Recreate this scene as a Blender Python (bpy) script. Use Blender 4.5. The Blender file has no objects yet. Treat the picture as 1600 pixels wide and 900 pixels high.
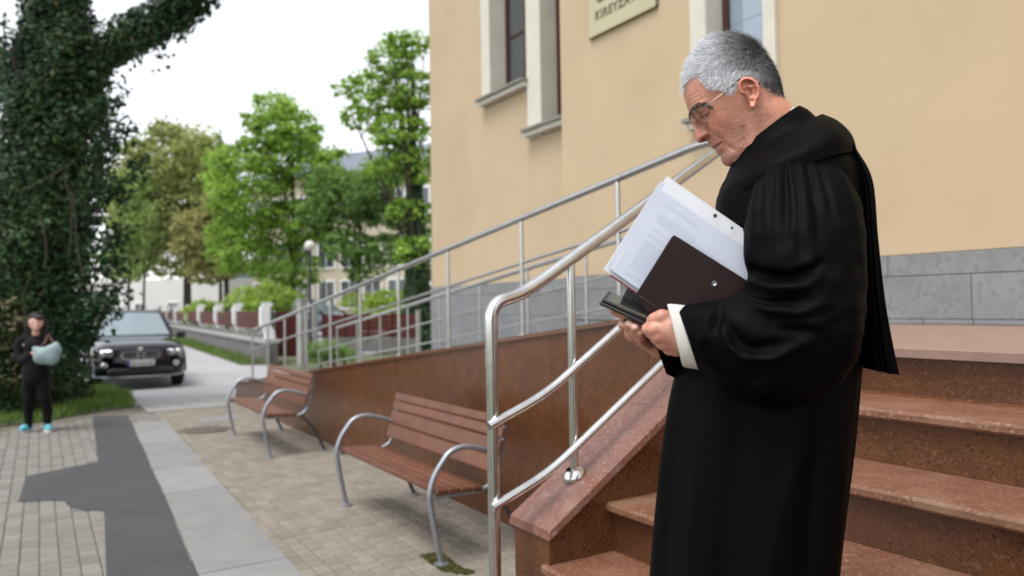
import bpy, math, random
import numpy as np
from mathutils import Matrix, Vector

# ------------------------------------------------------------------ camera
SC = bpy.context.scene
COL = SC.collection
FPX, EYE = 1200.0, 1.62          # focal length in photo pixels (1600 wide), eye height
_rho, _pit, _psi = math.radians(.92), math.atan(26.2/1200), math.atan(740/1200)
_h = np.array([-math.cos(_psi), math.sin(_psi), 0.]); _u = np.array([0, 0, 1.])
FWD = _h*math.cos(_pit)+_u*math.sin(_pit)
_r0 = np.cross(FWD, _u); _r0 /= np.linalg.norm(_r0); _u0 = np.cross(_r0, FWD)
RGT = _r0*math.cos(_rho)-_u0*math.sin(_rho); UPV = _r0*math.sin(_rho)+_u0*math.cos(_rho)
CAMP = np.array([0, 0, EYE])
cam = bpy.data.cameras.new('camera'); camo = bpy.data.objects.new('camera', cam); COL.objects.link(camo)
camo.matrix_world = Matrix(((RGT[0], UPV[0], -FWD[0], 0), (RGT[1], UPV[1], -FWD[1], 0), (RGT[2], UPV[2], -FWD[2], EYE), (0, 0, 0, 1)))
cam.sensor_width = 36; cam.lens = FPX/1600*36; cam.clip_start = .05; cam.clip_end = 3000
cam.dof.use_dof = True; cam.dof.focus_distance = 1.75; cam.dof.aperture_fstop = 2.9
SC.camera = camo

# ------------------------------------------------------------------ world and sun
SUN_EL, SUN_AZ = math.radians(66), math.radians(165)   # azimuth measured from +Y clockwise
w = bpy.data.worlds.new('World'); SC.world = w; w.use_nodes = True
nt = w.node_tree; nt.nodes.clear()
out = nt.nodes.new('ShaderNodeOutputWorld'); bg = nt.nodes.new('ShaderNodeBackground')
sky = nt.nodes.new('ShaderNodeTexSky'); sky.sky_type = 'NISHITA'; sky.sun_disc = False
sky.sun_elevation = SUN_EL; sky.sun_rotation = SUN_AZ; sky.air_density = 1.0; sky.dust_density = 1.0; sky.ozone_density = 1.0
hs = nt.nodes.new('ShaderNodeHueSaturation'); hs.inputs['Saturation'].default_value = .16
bg.inputs['Strength'].default_value = .15
nt.links.new(sky.outputs[0], hs.inputs['Color']); nt.links.new(hs.outputs[0], bg.inputs[0]); nt.links.new(bg.outputs[0], out.inputs[0])
sl = bpy.data.lights.new('sun', 'SUN'); sl.energy = 1.5; sl.angle = math.radians(28); sl.color = (1, .97, .92)
so = bpy.data.objects.new('sun', sl); COL.objects.link(so)
_sd = Vector((math.sin(SUN_AZ)*math.cos(SUN_EL), math.cos(SUN_AZ)*math.cos(SUN_EL), math.sin(SUN_EL)))
so.rotation_euler = _sd.to_track_quat('Z', 'Y').to_euler(); so.location = (0, -5, 30)
SC.view_settings.view_transform = 'Standard'; SC.view_settings.look = 'None'
SC.view_settings.exposure = 1.0; SC.view_settings.gamma = 1.0; SC.view_settings.use_curve_mapping = False
SC.cycles.use_denoising = True
try: SC.cycles.denoiser = 'OPENIMAGEDENOISE'
except Exception: pass
SC.cycles.max_bounces = 6; SC.cycles.transparent_max_bounces = 12
SC.cycles.sample_clamp_indirect = 6

# ------------------------------------------------------------------ pixel -> place
def ray(x, y): return FWD*FPX+RGT*(x-800)-UPV*(y-450)
def gp(x, y, z=0.):                 # where the ray of a photo pixel meets the level z
    d = ray(x, y); return CAMP+d*(z-EYE)/d[2]
def atY(x, y, Y): d = ray(x, y); return CAMP+d*(Y/d[1])
def atX(x, y, X): d = ray(x, y); return CAMP+d*(X/d[0])
def atD(x, y, D): return CAMP+ray(x, y)*(D/FPX)      # at camera depth D

# ------------------------------------------------------------------ object helpers
def tag(o, label=None, cat=None, group=None, kind=None):
    if label: o['label'] = label
    if cat: o['category'] = cat
    if group: o['group'] = group
    if kind: o['kind'] = kind
    return o
def thing(name, loc, label=None, cat=None, group=None, kind=None):
    o = bpy.data.objects.new(name, None); COL.objects.link(o); o.location = [float(c) for c in loc]
    o.empty_display_size = .1
    return tag(o, label, cat, group, kind)
def wloc(o):
    p = np.zeros(3)
    while o is not None: p = p+np.array(o.location); o = o.parent
    return p
class G:
    """collects verts and faces"""
    def __init__(s): s.v = []; s.f = []; s.n = 0
    def add(s, v, f):
        v = np.asarray(v, float).reshape(-1, 3); s.v.append(v)
        s.f += [tuple(int(i)+s.n for i in q) for q in f]; s.n += len(v); return s
    def build(s, name, m, parent=None, smooth=False, **k):
        return mk(name, np.vstack(s.v), s.f, m, parent, smooth, **k)
def mk(name, v, f, m, parent=None, smooth=False, label=None, cat=None, group=None, kind=None, loc=None, sharp=None):
    v = np.asarray(v, float).reshape(-1, 3)
    base = wloc(parent) if parent is not None else (np.zeros(3) if loc is None else np.asarray(loc, float))
    if loc is not None and parent is not None: base = np.asarray(loc, float)
    me = bpy.data.meshes.new(name)
    me.from_pydata((v-base).tolist(), [], f if isinstance(f, list) else f.tolist())
    if m is not None: me.materials.append(m)
    if smooth:
        me.polygons.foreach_set('use_smooth', [True]*len(me.polygons))
        if sharp: me.set_sharp_from_angle(angle=math.radians(sharp))
    me.update()
    o = bpy.data.objects.new(name, me); COL.objects.link(o)
    if parent is not None:
        o.parent = parent; o.location = [float(c) for c in (base-wloc(parent))]
    else: o.location = [float(c) for c in base]
    return tag(o, label, cat, group, kind)
def copy_tree(o, parent=None, dloc=(0, 0, 0)):
    c = o.copy(); COL.objects.link(c); c.parent = parent
    if parent is None: c.location = Vector(o.location)+Vector(dloc)
    for ch in [x for x in o.children]: copy_tree(ch, c)
    return c
def box(x0, x1, y0, y1, z0, z1, bev=0.):
    """box, with its top edges chamfered when bev > 0"""
    if x0 > x1: x0, x1 = x1, x0
    if y0 > y1: y0, y1 = y1, y0
    if z0 > z1: z0, z1 = z1, z0
    if bev <= 0:
        v = [(x0,y0,z0),(x1,y0,z0),(x1,y1,z0),(x0,y1,z0),(x0,y0,z1),(x1,y0,z1),(x1,y1,z1),(x0,y1,z1)]
        return v, [(0,3,2,1),(4,5,6,7),(0,1,5,4),(1,2,6,5),(2,3,7,6),(3,0,4,7)]
    b = bev
    v = [(x0,y0,z0),(x1,y0,z0),(x1,y1,z0),(x0,y1,z0),(x0,y0,z1-b),(x1,y0,z1-b),(x1,y1,z1-b),(x0,y1,z1-b),
         (x0+b,y0+b,z1),(x1-b,y0+b,z1),(x1-b,y1-b,z1),(x0+b,y1-b,z1)]
    return v, [(0,3,2,1),(8,9,10,11)]+[(i,(i+1)%4,(i+1)%4+4,i+4) for i in range(4)]+[(i+4,(i+1)%4+4,(i+1)%4+8,i+8) for i in range(4)]
def obox(c, ax, ay, az, hx, hy, hz, bev=0.):
    """oriented box: centre, three unit axes, half sizes; bev chamfers all edges slightly"""
    c = np.asarray(c, float); A = np.array([ax, ay, az], float)
    if bev <= 0:
        v, f = box(-hx, hx, -hy, hy, -hz, hz); return np.asarray(v)@A+c, f
    b = bev; v = []; f = []
    for sx in (-1, 1):
        for sy in (-1, 1):
            for sz in (-1, 1):
                v += [(sx*hx, sy*(hy-b), sz*(hz-b)), (sx*(hx-b), sy*hy, sz*(hz-b)), (sx*(hx-b), sy*(hy-b), sz*hz)]
    I = lambda sx, sy, sz, k: ((sx > 0)*4+(sy > 0)*2+(sz > 0))*3+k
    for s in (-1, 1):
        q = [(s,-1,-1),(s,1,-1),(s,1,1),(s,-1,1)]; f.append(tuple(I(*t, 0) for t in (q if s > 0 else q[::-1])))
        q = [(-1,s,-1),(-1,s,1),(1,s,1),(1,s,-1)]; f.append(tuple(I(*t, 1) for t in (q if s > 0 else q[::-1])))
        q = [(-1,-1,s),(1,-1,s),(1,1,s),(-1,1,s)]; f.append(tuple(I(*t, 2) for t in (q if s > 0 else q[::-1])))
    for a in (-1, 1):
        for b_ in (-1, 1):
            f.append((I(a,b_,-1,0),I(a,b_,1,0),I(a,b_,1,1),I(a,b_,-1,1)))
            f.append((I(a,-1,b_,0),I(a,1,b_,0),I(a,1,b_,2),I(a,-1,b_,2)))
            f.append((I(-1,a,b_,1),I(1,a,b_,1),I(1,a,b_,2),I(-1,a,b_,2)))
            for c_ in (-1, 1): f.append((I(a,b_,c_,0),I(a,b_,c_,1),I(a,b_,c_,2)))
    return np.asarray(v)@A+c, f
def spline(pts, n):
    """Catmull-Rom through pts (any dimension), n samples"""
    p = np.asarray(pts, float)
    if len(p) == 2: t = np.linspace(0, 1, n)[:, None]; return p[0]*(1-t)+p[1]*t
    q = np.vstack([2*p[0]-p[1], p, 2*p[-1]-p[-2]]); t = np.linspace(0, len(p)-1-1e-9, n); i = t.astype(int); u = (t-i)[:, None]
    a, b, c, d = q[i], q[i+1], q[i+2], q[i+3]
    return .5*(2*b+(c-a)*u+(2*a-5*b+4*c-d)*u*u+(3*b-a-3*c+d)*u**3)
def tube(path, rad, seg=10, cap=True, flat=None):
    """swept tube along a polyline; rad scalar or per point; flat=(axis, factor) squashes"""
    p = np.asarray(path, float); n = len(p); r = np.broadcast_to(np.asarray(rad, float), (n,))
    t = np.gradient(p, axis=0); t /= np.linalg.norm(t, axis=1)[:, None]+1e-12
    a = np.array([0, 0, 1.]) if abs(t[0][2]) < .9 else np.array([1., 0, 0])
    u = a-t[0]*np.dot(a, t[0]); u /= np.linalg.norm(u); V = []
    for i in range(n):
        u = u-t[i]*np.dot(u, t[i]); u /= np.linalg.norm(u)+1e-12; w_ = np.cross(t[i], u)
        an = np.arange(seg)*2*math.pi/seg
        V.append(p[i]+r[i]*(np.cos(an)[:, None]*u+np.sin(an)[:, None]*w_))
    f = [(i*seg+j, i*seg+(j+1) % seg, (i+1)*seg+(j+1) % seg, (i+1)*seg+j) for i in range(n-1) for j in range(seg)]
    V = np.vstack(V)
    if cap: f += [tuple(range(seg))[::-1], tuple((n-1)*seg+j for j in range(seg))]
    return V, f
def fillet(pts, r, k=5):
    """round the corners of a polyline"""
    p = [np.asarray(q, float) for q in pts]; o = [p[0]]
    for i in range(1, len(p)-1):
        a, b = p[i-1]-p[i], p[i+1]-p[i]; la, lb = np.linalg.norm(a), np.linalg.norm(b); d = min(r, la*.45, lb*.45)
        A, B = p[i]+a/la*d, p[i]+b/lb*d
        for t in np.linspace(0, 1, k): o.append((1-t)**2*A+2*t*(1-t)*p[i]+t*t*B)
    return np.array(o+[p[-1]])
def lathe(prof, c, seg=24):
    p = np.asarray(prof, float); an = np.arange(seg)*2*math.pi/seg; n = len(p)
    V = np.stack([np.outer(p[:, 0], np.cos(an))+c[0], np.outer(p[:, 0], np.sin(an))+c[1], np.repeat(p[:, 1:2], seg, 1)+c[2]], 2).reshape(-1, 3)
    return V, [(i*seg+j, i*seg+(j+1) % seg, (i+1)*seg+(j+1) % seg, (i+1)*seg+j) for i in range(n-1) for j in range(seg)]
def prism(poly, z0, z1):
    """polygon in plan, extruded"""
    n = len(poly); v = [(p[0], p[1], z0) for p in poly]+[(p[0], p[1], z1) for p in poly]
    a = sum(poly[i][0]*poly[(i+1) % n][1]-poly[(i+1) % n][0]*poly[i][1] for i in range(n))
    f = [tuple(range(n))[::-1], tuple(range(n, 2*n))]+[(i, (i+1) % n, (i+1) % n+n, i+n) for i in range(n)]
    return v, (f if a > 0 else [q[::-1] for q in f])
def grid_faces(nr, nc, wrap=False):
    m = nc if wrap else nc-1
    return [(i*nc+j, i*nc+(j+1) % nc, (i+1)*nc+(j+1) % nc, (i+1)*nc+j) for i in range(nr-1) for j in range(m)]
def smin(a, b, k): h = np.clip(.5+.5*(b-a)/k, 0, 1); return b*(1-h)+a*h-k*h*(1-h)
def sd_cap(P, a, b, ra, rb):
    a, b = np.asarray(a, float), np.asarray(b, float); ab = b-a; h = np.clip(((P-a)@ab)/(ab@ab+1e-12), 0, 1)
    return np.linalg.norm(P-a-h[..., None]*ab, axis=-1)-(ra+(rb-ra)*h)
def surface_nets(sdf, lo, hi, step):
    lo, hi = np.asarray(lo, float), np.asarray(hi, float)
    n = np.ceil((hi-lo)/step).astype(int)+1
    ax = [lo[i]+np.arange(n[i])*step for i in range(3)]
    P = np.stack(np.meshgrid(*ax, indexing='ij'), -1); D = sdf(P.reshape(-1, 3)).reshape(n); S = D < 0
    cnt = np.zeros(n-1); acc = np.zeros(tuple(n-1)+(3,))
    cs = [(0,0,0),(1,0,0),(0,1,0),(1,1,0),(0,0,1),(1,0,1),(0,1,1),(1,1,1)]
    sl_ = lambda A, c: A[c[0]:c[0]+n[0]-1, c[1]:c[1]+n[1]-1, c[2]:c[2]+n[2]-1]
    for i in range(8):
        for j in range(i+1, 8):
            if sum(abs(a-b) for a, b in zip(cs[i], cs[j])) != 1: continue
            da, db = sl_(D, cs[i]), sl_(D, cs[j]); x = (da < 0) != (db < 0)
            t = np.where(x, da/(da-db+1e-20), 0)[..., None]
            acc += np.where(x[..., None], np.array(cs[i])+t*(np.array(cs[j])-np.array(cs[i])), 0); cnt += x
    act = cnt > 0; idx = -np.ones(n-1, int); idx[act] = np.arange(act.sum())
    ijk = np.argwhere(act); V = lo+(ijk+acc[act]/cnt[act][:, None])*step; F = []
    for d in range(3):
        e = [0, 0, 0]; e[d] = 1
        A = S[:n[0]-e[0], :n[1]-e[1], :n[2]-e[2]]; B = S[e[0]:, e[1]:, e[2]:]
        b, c = [(1, 2), (2, 0), (0, 1)][d]; q = np.argwhere(A != B)
        q = q[(q[:, b] > 0) & (q[:, c] > 0) & (q[:, b] < n[b]-1) & (q[:, c] < n[c]-1) & (q[:, d] < n[d]-1)]
        def g(ob, oc):
            r = q.copy(); r[:, b] -= ob; r[:, c] -= oc; return idx[r[:, 0], r[:, 1], r[:, 2]]
        Q = np.stack([g(1, 1), g(0, 1), g(0, 0), g(1, 0)], 1); s = A[q[:, 0], q[:, 1], q[:, 2]]
        F.append(np.where(s[:, None], Q, Q[:, ::-1]))
    return V, np.vstack(F).tolist()

# ------------------------------------------------------------------ materials
AK = .735
def _n(t, typ, **k):
    nd = t.nodes.new(typ)
    for a, b in k.items(): setattr(nd, a, b)
    return nd
def mat(name, col, rough=.7, col2=None, scale=8., detail=4., bump=0., bscale=None, metal=0., spec=.5, speck=None, island=0., coat=0., dist=.01, stain=None, coords='Object', attr=None, trans=0., sheen=0., sss=0.):
    """noise-mixed principled material; speck=(colour, scale, amount) adds grains; island varies value per loose piece; stain=(colour, scale, lo, hi)"""
    m = bpy.data.materials.new(name); m.use_nodes = True; t = m.node_tree; b = t.nodes['Principled BSDF']; L = t.links.new
    b.inputs['Roughness'].default_value = rough; b.inputs['Metallic'].default_value = metal
    b.inputs['Specular IOR Level'].default_value = spec; b.inputs['Coat Weight'].default_value = coat
    if sheen: b.inputs['Sheen Weight'].default_value = sheen
    if sss:
        b.inputs['Subsurface Weight'].default_value = sss; b.inputs['Subsurface Scale'].default_value = .004
        b.inputs['Subsurface Radius'].default_value = (1, .4, .2)
    tc = _n(t, 'ShaderNodeTexCoord'); co = tc.outputs[coords]
    if coords == 'World': pass
    def noise(s, d=4.):
        n_ = _n(t, 'ShaderNodeTexNoise'); n_.inputs['Scale'].default_value = s; n_.inputs['Detail'].default_value = d; L(co, n_.inputs['Vector']); return n_
    def mix(fac, c1, c2, typ='MIX'):
        x = _n(t, 'ShaderNodeMix', data_type='RGBA', blend_type=typ)
        for s, i in ((fac, 0), (c1, 6), (c2, 7)):
            if isinstance(s, (int, float)): x.inputs[i].default_value = s
            elif isinstance(s, (tuple, list)): x.inputs[i].default_value = (*s[:3], 1)
            else: L(s, x.inputs[i])
        return x.outputs[2]
    if metal < .5:          # albedo trim of the dull surfaces
        col = tuple(a*AK for a in col); col2 = tuple(a*AK for a in col2) if col2 else None
        if stain: stain = (tuple(a*AK for a in stain[0]),)+tuple(stain[1:])
        if speck: speck = [(tuple(a*AK for a in q[0]),)+tuple(q[1:]) for q in (speck if isinstance(speck, list) else [speck])]
    c = tuple(col)
    if attr:
        an = _n(t, 'ShaderNodeAttribute', attribute_name=attr); c = an.outputs['Color']
    if col2 is not None:
        n1 = noise(scale, detail); rp = _n(t, 'ShaderNodeMapRange'); L(n1.outputs[0], rp.inputs[0]); rp.inputs[1].default_value = .35; rp.inputs[2].default_value = .65
        c = mix(rp.outputs[0], c, tuple(col2))
    if speck:
        for sp in (speck if isinstance(speck, list) else [speck]):
            v = _n(t, 'ShaderNodeTexNoise'); v.inputs['Scale'].default_value = sp[1]; v.inputs['Detail'].default_value = 2.; L(co, v.inputs['Vector'])
            rp = _n(t, 'ShaderNodeMapRange'); L(v.outputs[0], rp.inputs[0]); rp.inputs[1].default_value = 1-sp[2]; rp.inputs[2].default_value = 1-sp[2]+.08
            c = mix(rp.outputs[0], c, sp[0])
    if stain:
        n2 = noise(stain[1], 6.); rp = _n(t, 'ShaderNodeMapRange'); L(n2.outputs[0], rp.inputs[0]); rp.inputs[1].default_value = stain[2]; rp.inputs[2].default_value = stain[3]
        c = mix(rp.outputs[0], c, stain[0])
    if island:
        g = _n(t, 'ShaderNodeNewGeometry'); oi = _n(t, 'ShaderNodeObjectInfo'); ad = _n(t, 'ShaderNodeMath', operation='ADD'); fr = _n(t, 'ShaderNodeMath', operation='FRACT')
        L(g.outputs['Random Per Island'], ad.inputs[0]); L(oi.outputs['Random'], ad.inputs[1]); L(ad.outputs[0], fr.inputs[0])
        rp = _n(t, 'ShaderNodeMapRange'); L(fr.outputs[0], rp.inputs[0]); rp.inputs[3].default_value = 1-island; rp.inputs[4].default_value = 1+island
        h_ = _n(t, 'ShaderNodeHueSaturation'); L(rp.outputs[0], h_.inputs['Value'])
        if isinstance(c, tuple): h_.inputs['Color'].default_value = (*c, 1)
        else: L(c, h_.inputs['Color'])
        c = h_.outputs[0]
    if isinstance(c, tuple): b.inputs['Base Color'].default_value = (*c[:3], 1)
    else: L(c, b.inputs['Base Color'])
    if bump:
        n3 = noise(bscale or scale*3, 5.); bp = _n(t, 'ShaderNodeBump'); bp.inputs['Strength'].default_value = bump; bp.inputs['Distance'].default_value = dist
        L(n3.outputs[0], bp.inputs['Height']); L(bp.outputs[0], b.inputs['Normal'])
    if trans:
        tr = _n(t, 'ShaderNodeBsdfTranslucent'); ms = _n(t, 'ShaderNodeMixShader'); ms.inputs[0].default_value = trans
        if isinstance(c, tuple): tr.inputs[0].default_value = (*c, 1)
        else: L(c, tr.inputs[0])
        o_ = t.nodes['Material Output']; L(b.outputs[0], ms.inputs[1]); L(tr.outputs[0], ms.inputs[2]); L(ms.outputs[0], o_.inputs[0])
    return m
def glass_mat(name, col=(.02, .025, .03), rough=.05, spec=.8):
    return mat(name, col, rough, spec=spec)
M = {}
M['render'] = mat('wall_render', (.66, .51, .333), .9, (.625, .482, .313), 1.6, 5, bump=.12, bscale=260, dist=.003, stain=((.59, .452, .29), .7, .52, .75))
M['plinth'] = mat('grey_stone', (.255, .265, .275), .75, (.32, .33, .34), 5, 6, bump=.15, bscale=60, dist=.004, island=.05, speck=((.235, .245, .255), 25, .45), stain=((.22, .228, .235), 2.5, .5, .8))
M['trim'] = mat('cream_trim', (.82, .79, .68), .8, (.75, .72, .62), 4, 4, bump=.08, bscale=80)
M['sill'] = mat('sill_metal', (.22, .21, .18), .6, (.3, .28, .24), 12)
M['brown'] = mat('brown_wood_paint', (.085, .03, .022), .45, (.06, .022, .017), 20)
M['pane'] = mat('window_pane', (.10, .11, .12), .06, spec=.9)
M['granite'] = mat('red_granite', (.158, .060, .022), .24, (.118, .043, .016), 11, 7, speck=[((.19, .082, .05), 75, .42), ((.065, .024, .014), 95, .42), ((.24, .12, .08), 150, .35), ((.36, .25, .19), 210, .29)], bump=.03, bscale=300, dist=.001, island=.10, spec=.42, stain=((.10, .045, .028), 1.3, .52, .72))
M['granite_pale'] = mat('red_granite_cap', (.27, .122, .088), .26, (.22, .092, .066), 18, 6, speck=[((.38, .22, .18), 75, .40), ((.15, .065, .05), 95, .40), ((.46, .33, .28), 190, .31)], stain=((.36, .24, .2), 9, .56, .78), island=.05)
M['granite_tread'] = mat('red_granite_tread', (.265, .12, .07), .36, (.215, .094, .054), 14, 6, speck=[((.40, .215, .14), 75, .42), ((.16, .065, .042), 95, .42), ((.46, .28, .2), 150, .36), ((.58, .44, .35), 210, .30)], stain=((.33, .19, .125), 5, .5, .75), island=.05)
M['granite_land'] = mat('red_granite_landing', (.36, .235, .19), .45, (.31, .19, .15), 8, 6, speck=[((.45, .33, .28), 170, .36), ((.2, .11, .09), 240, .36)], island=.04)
M['steel'] = mat('stainless_steel', (.66, .66, .65), .2, (.58, .58, .57), 30, 3, metal=1.)
M['steel_dull'] = mat('brushed_steel', (.52, .52, .51), .3, (.45, .44, .44), 25, 3, metal=1.)
M['galv'] = mat('galvanised_steel', (.36, .385, .42), .42, (.30, .32, .35), 35, 3, metal=.75)
M['wood'] = mat('bench_wood', (.195, .068, .031), .42, (.145, .049, .023), 9, 6, island=.14, bump=.1, bscale=90, dist=.002)
M['iron'] = mat('dark_iron', (.05, .045, .045), .55); M['rustiron'] = mat('worn_iron', (.17, .145, .12), .7, (.12, .10, .085), 20)
M['mortar'] = mat('joint_sand', (.19, .168, .135), .95, (.14, .125, .098), 6, 5)
M['paver'] = mat('tan_paver', (0.295, 0.261, 0.214), .85, (0.252, 0.221, 0.180), 3.5, 5, island=.12, bump=.2, bscale=120, dist=.003, stain=((.235, .205, .16), 1.1, .53, .78))
M['paver_grey'] = mat('grey_tan_paver', (0.248, 0.232, 0.210), .85, (0.214, 0.200, 0.180), 3.5, 5, island=.13, bump=.2, bscale=120, dist=.003, stain=((.25, .225, .19), .9, .54, .8))
M['slab'] = mat('concrete_slab', (0.293, 0.293, 0.286), .85, (0.252, 0.252, 0.248), 4, 6, bump=.15, bscale=150, dist=.002, island=.09, stain=((.28, .28, .265), 2.2, .55, .8))
M['tar'] = mat('dark_tactile_tar', (.052, .054, .057), .8, (.064, .066, .07), 3, 6, speck=((.085, .085, .09), 120, .36), stain=((.072, .071, .069), .9, .55, .75), bump=.3, bscale=300, dist=.002)
M['asphalt'] = mat('asphalt', (.48, .48, .50), .7, (.42, .42, .44), .8, 6, bump=.2, bscale=150, dist=.004)
M['concrete'] = mat('pale_concrete', (.46, .455, .44), .85, (.38, .375, .36), 3, 5)
M['oldwall'] = mat('old_concrete', (.20, .195, .185), .9, (.13, .125, .115), 2.5, 6, bump=.3, bscale=20)
M['soil'] = mat('soil', (.13, .105, .075), .95, (.09, .075, .05), 4, 5)
M['ground'] = mat('ground_far', (.16, .17, .10), .95, (.12, .14, .07), .3, 5)
M['grass'] = mat('grass_blade', (.16, .27, .045), .6, island=.35, trans=.3)
M['white'] = mat('white_paint', (.98, .98, .97), .6, (.92, .92, .91), 5)
M['redfence'] = mat('red_brown_panel', (.105, .022, .016), .7, (.08, .017, .013), 6, spec=.25)
M['blackcloth'] = mat('black_cloth', (.0010, .0011, .0017), .6, (.0008, .0009, .0014), 60, 3, spec=.055, bump=.5, bscale=34, dist=.004)

# ================================================================== THE SETTING
rnd = random.Random(4); NR = np.random.RandomState(7)
def hexa(b, t):
    """4 bottom corners, 4 top corners (counter-clockwise seen from above)"""
    return list(b)+list(t), [(3, 2, 1, 0), (4, 5, 6, 7)]+[(i, (i+1) % 4, (i+1) % 4+4, i+4) for i in range(4)]
def inpoly(p, poly):
    x, y = p[0], p[1]; c = False; n = len(poly)
    for i in range(n):
        a, b = poly[i], poly[i-1]
        if (a[1] > y) != (b[1] > y) and x < (b[0]-a[0])*(y-a[1])/(b[1]-a[1])+a[0]: c = not c
    return c
def pl(*q): return [tuple(gp(*a)[:2]) for a in q]

mk('ground', [(-900, -700, -.09), (700, -700, -.09), (700, 900, -.09), (-900, 900, -.09)], [(0, 1, 2, 3)], M['ground'], kind='structure')
# road: runs away to the left behind the forecourt
KERB = [(-12.6, -3.6), (-13.25, -.48), (-14.75, 1.45), (-15.85, 3.52), (-16.6, 5.2)]
rd = [(-14.9, -9), (-14.9, -2), (-14.75, 1.40), (-15.85, 3.52), (-16.6, 5.2), (-20.5, 5.6), (-110, 9.6), (-110, 1.5), (-40, -4.5), (-30, -9)]
G().add(*prism(rd, -.06, -.03)).build('road', M['asphalt'], kind='structure')
# ---- paving of the forecourt
pav = thing('pavement', (-8, 1, 0), kind='structure')
G().add(*prism([(-12.6, -4.2), (-13.4, -.48), (-14.75, 1.45), (-15.85, 3.52), (-15.9, 5.2), (3.5, 5.2), (3.5, -4.2)], -.055, -.012)).build('joint_bed', M['mortar'], pav)
dark = pl((145, 651), (153, 722), (41, 745), (29, 784), (100, 782), (106, 789), (116, 794.5), (131, 797.5), (163, 798), (166, 898))+[(-3.2, .30), (-3.0, .86)]+pl((306, 898), (266, 800), (200, 650))
slabL = [(-2.6, .87)]+pl((306, 898), (266, 800), (200, 650)); slabR = pl((256, 654), (472, 898))+[(-2.6, 1.36)]
slabP = slabL+slabR
G().add(*prism(dark, -.04, 0.0075)).build('dark_tactile_strip', M['tar'], pav)
# slabs between the two edges, cut at the joints read off the photo
def edge_at(poly, X):
    for a, b in zip(poly[:-1], poly[1:]):
        if min(a[0], b[0])-1e-6 <= X <= max(a[0], b[0])+1e-6: return a[1]+(b[1]-a[1])*(X-a[0])/(b[0]-a[0])
    return poly[0][1] if abs(X-poly[0][0]) < abs(X-poly[-1][0]) else poly[-1][1]
js = [-2.7, -3.95, -5.05, -6.1, -7.4, -8.6, -9.5, -10.35, -11.4, -12.4]
for a, b in zip(js[:-1], js[1:]):
    x0, x1 = b+.006, a-.006
    y = [edge_at(slabL, x0)+.012, edge_at(slabL, x1)+.012, edge_at(slabR, x1)-.006, edge_at(slabR, x0)-.006]
    bt = [(x0, y[0], -.04), (x1, y[1], -.04), (x1, y[2], -.04), (x0, y[3], -.04)]
    hexa_ = hexa(bt, [(p[0], p[1], rnd.uniform(.0035, .0055)) for p in bt]); G().add(*hexa_).build('slab', M['slab'], pav)
# pavers: rows of cut blocks either side of the slabs
STAIRX = -2.24
manhole = gp(322, 671)[:2]
def free_right(x, y): return y > edge_at(slabR, x)+.035 if x < -2.6 else False
def lay(regions, mt, name):
    tiles = []
    for (xa, xb, ya, yb, rw, lens, test) in regions:
        y = ya; k = 0
        while y < yb-1e-6:
            x = xa-rnd.uniform(0, .2)
            while x < xb:
                l = rnd.choice(lens); cx, cy = x+l/2, y+rw/2
                if test(cx, cy) and test(x+.01, y+.01) and test(x+l-.01, y+.01) and test(x+.01, y+rw-.01) and test(x+l-.01, y+rw-.01):
                    tiles.append((x, y, l, rw))
                x += l
            y += rw; k += 1
    def sz(t):
        d = math.hypot(t[0]+t[2]/2, t[1]); v = np.array([t[0]+t[2]/2, t[1]+t[3]/2, -EYE]); z = v@FWD
        if z < .3: return -1
        px, py = 800+FPX*(v@RGT)/z, 450-FPX*(v@UPV)/z
        return (1/z) if (-60 < px < 1000 and py < 930) else -1/d
    tiles.sort(key=sz, reverse=True)
    def geo(t, c=None):
        g = .0034; b = box(t[0]+g, t[0]+t[2]-g, t[1]+g*.55, t[1]+t[3]-g*.55, -.03, rnd.uniform(-.003, .0015), .008); return b
    for t in tiles[:300]: mk(name, *geo(t), mt, pav)
    r = G()
    for t in tiles[300:]: r.add(*geo(t))
    if tiles[300:]: r.build('far_'+name+'s', mt, pav, kind='stuff')
rightstone = lambda x, y: y > edge_at(slabR, max(x, -12.5))-.12 and y < 2.945 and x < -2.47-(0 if y > 1.5 else -.22) and math.hypot(x-manhole[0], y-manhole[1]) > .31 and (x > -14.6-(y-1.45)*.53 if y > 1.45 else x > -13.9)
lay([(-15.2, -2.2, 1.15, 2.95, .10, (.10, .13, .165), rightstone)], M['paver'], 'paver')
def leftstone(x, y):
    if x < -12.75-(y+.48)*.62 or x < -13.4: return False
    return y < (edge_at(slabL, x)+.06 if x > -12.45 else 1.62)
lay([(-13.6, -2.2, -1.9, 1.7, .112, (.112, .168, .225), leftstone)], M['paver_grey'], 'grey_paver')
# kerb stones and the pale concrete crossing
kb = thing('kerb', (-14, 1, 0), kind='structure')
ks = spline([(-12.75, -2.4), (-13.25, -.52), (-14.7, 1.42)], 9)
for a, b in zip(ks[:-1], ks[1:]):
    d = (b-a)/np.linalg.norm(b-a); n = np.array([-d[1], d[0]]); a2, b2 = a+d*.006, b-d*.006
    q = [a2-n*.0, a2+n*.14, b2+n*.14, b2-n*.0]; q = [tuple(c) for c in q]
    G().add(*prism(q, -.05, .02)).build('kerb_stone', M['concrete'], kb)
cs = pl((214, 629.6), (231, 644), (370, 632), (367, 613.8))
G().add(*prism(cs, -.05, .006)).build('concrete_crossing', M['concrete'], kind='structure')
sp = pl((305, 655), (318, 661), (374, 655), (372, 646)); G().add(*prism(sp, -.03, .0035)).build('concrete_patch', M['slab'], pav)
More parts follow.
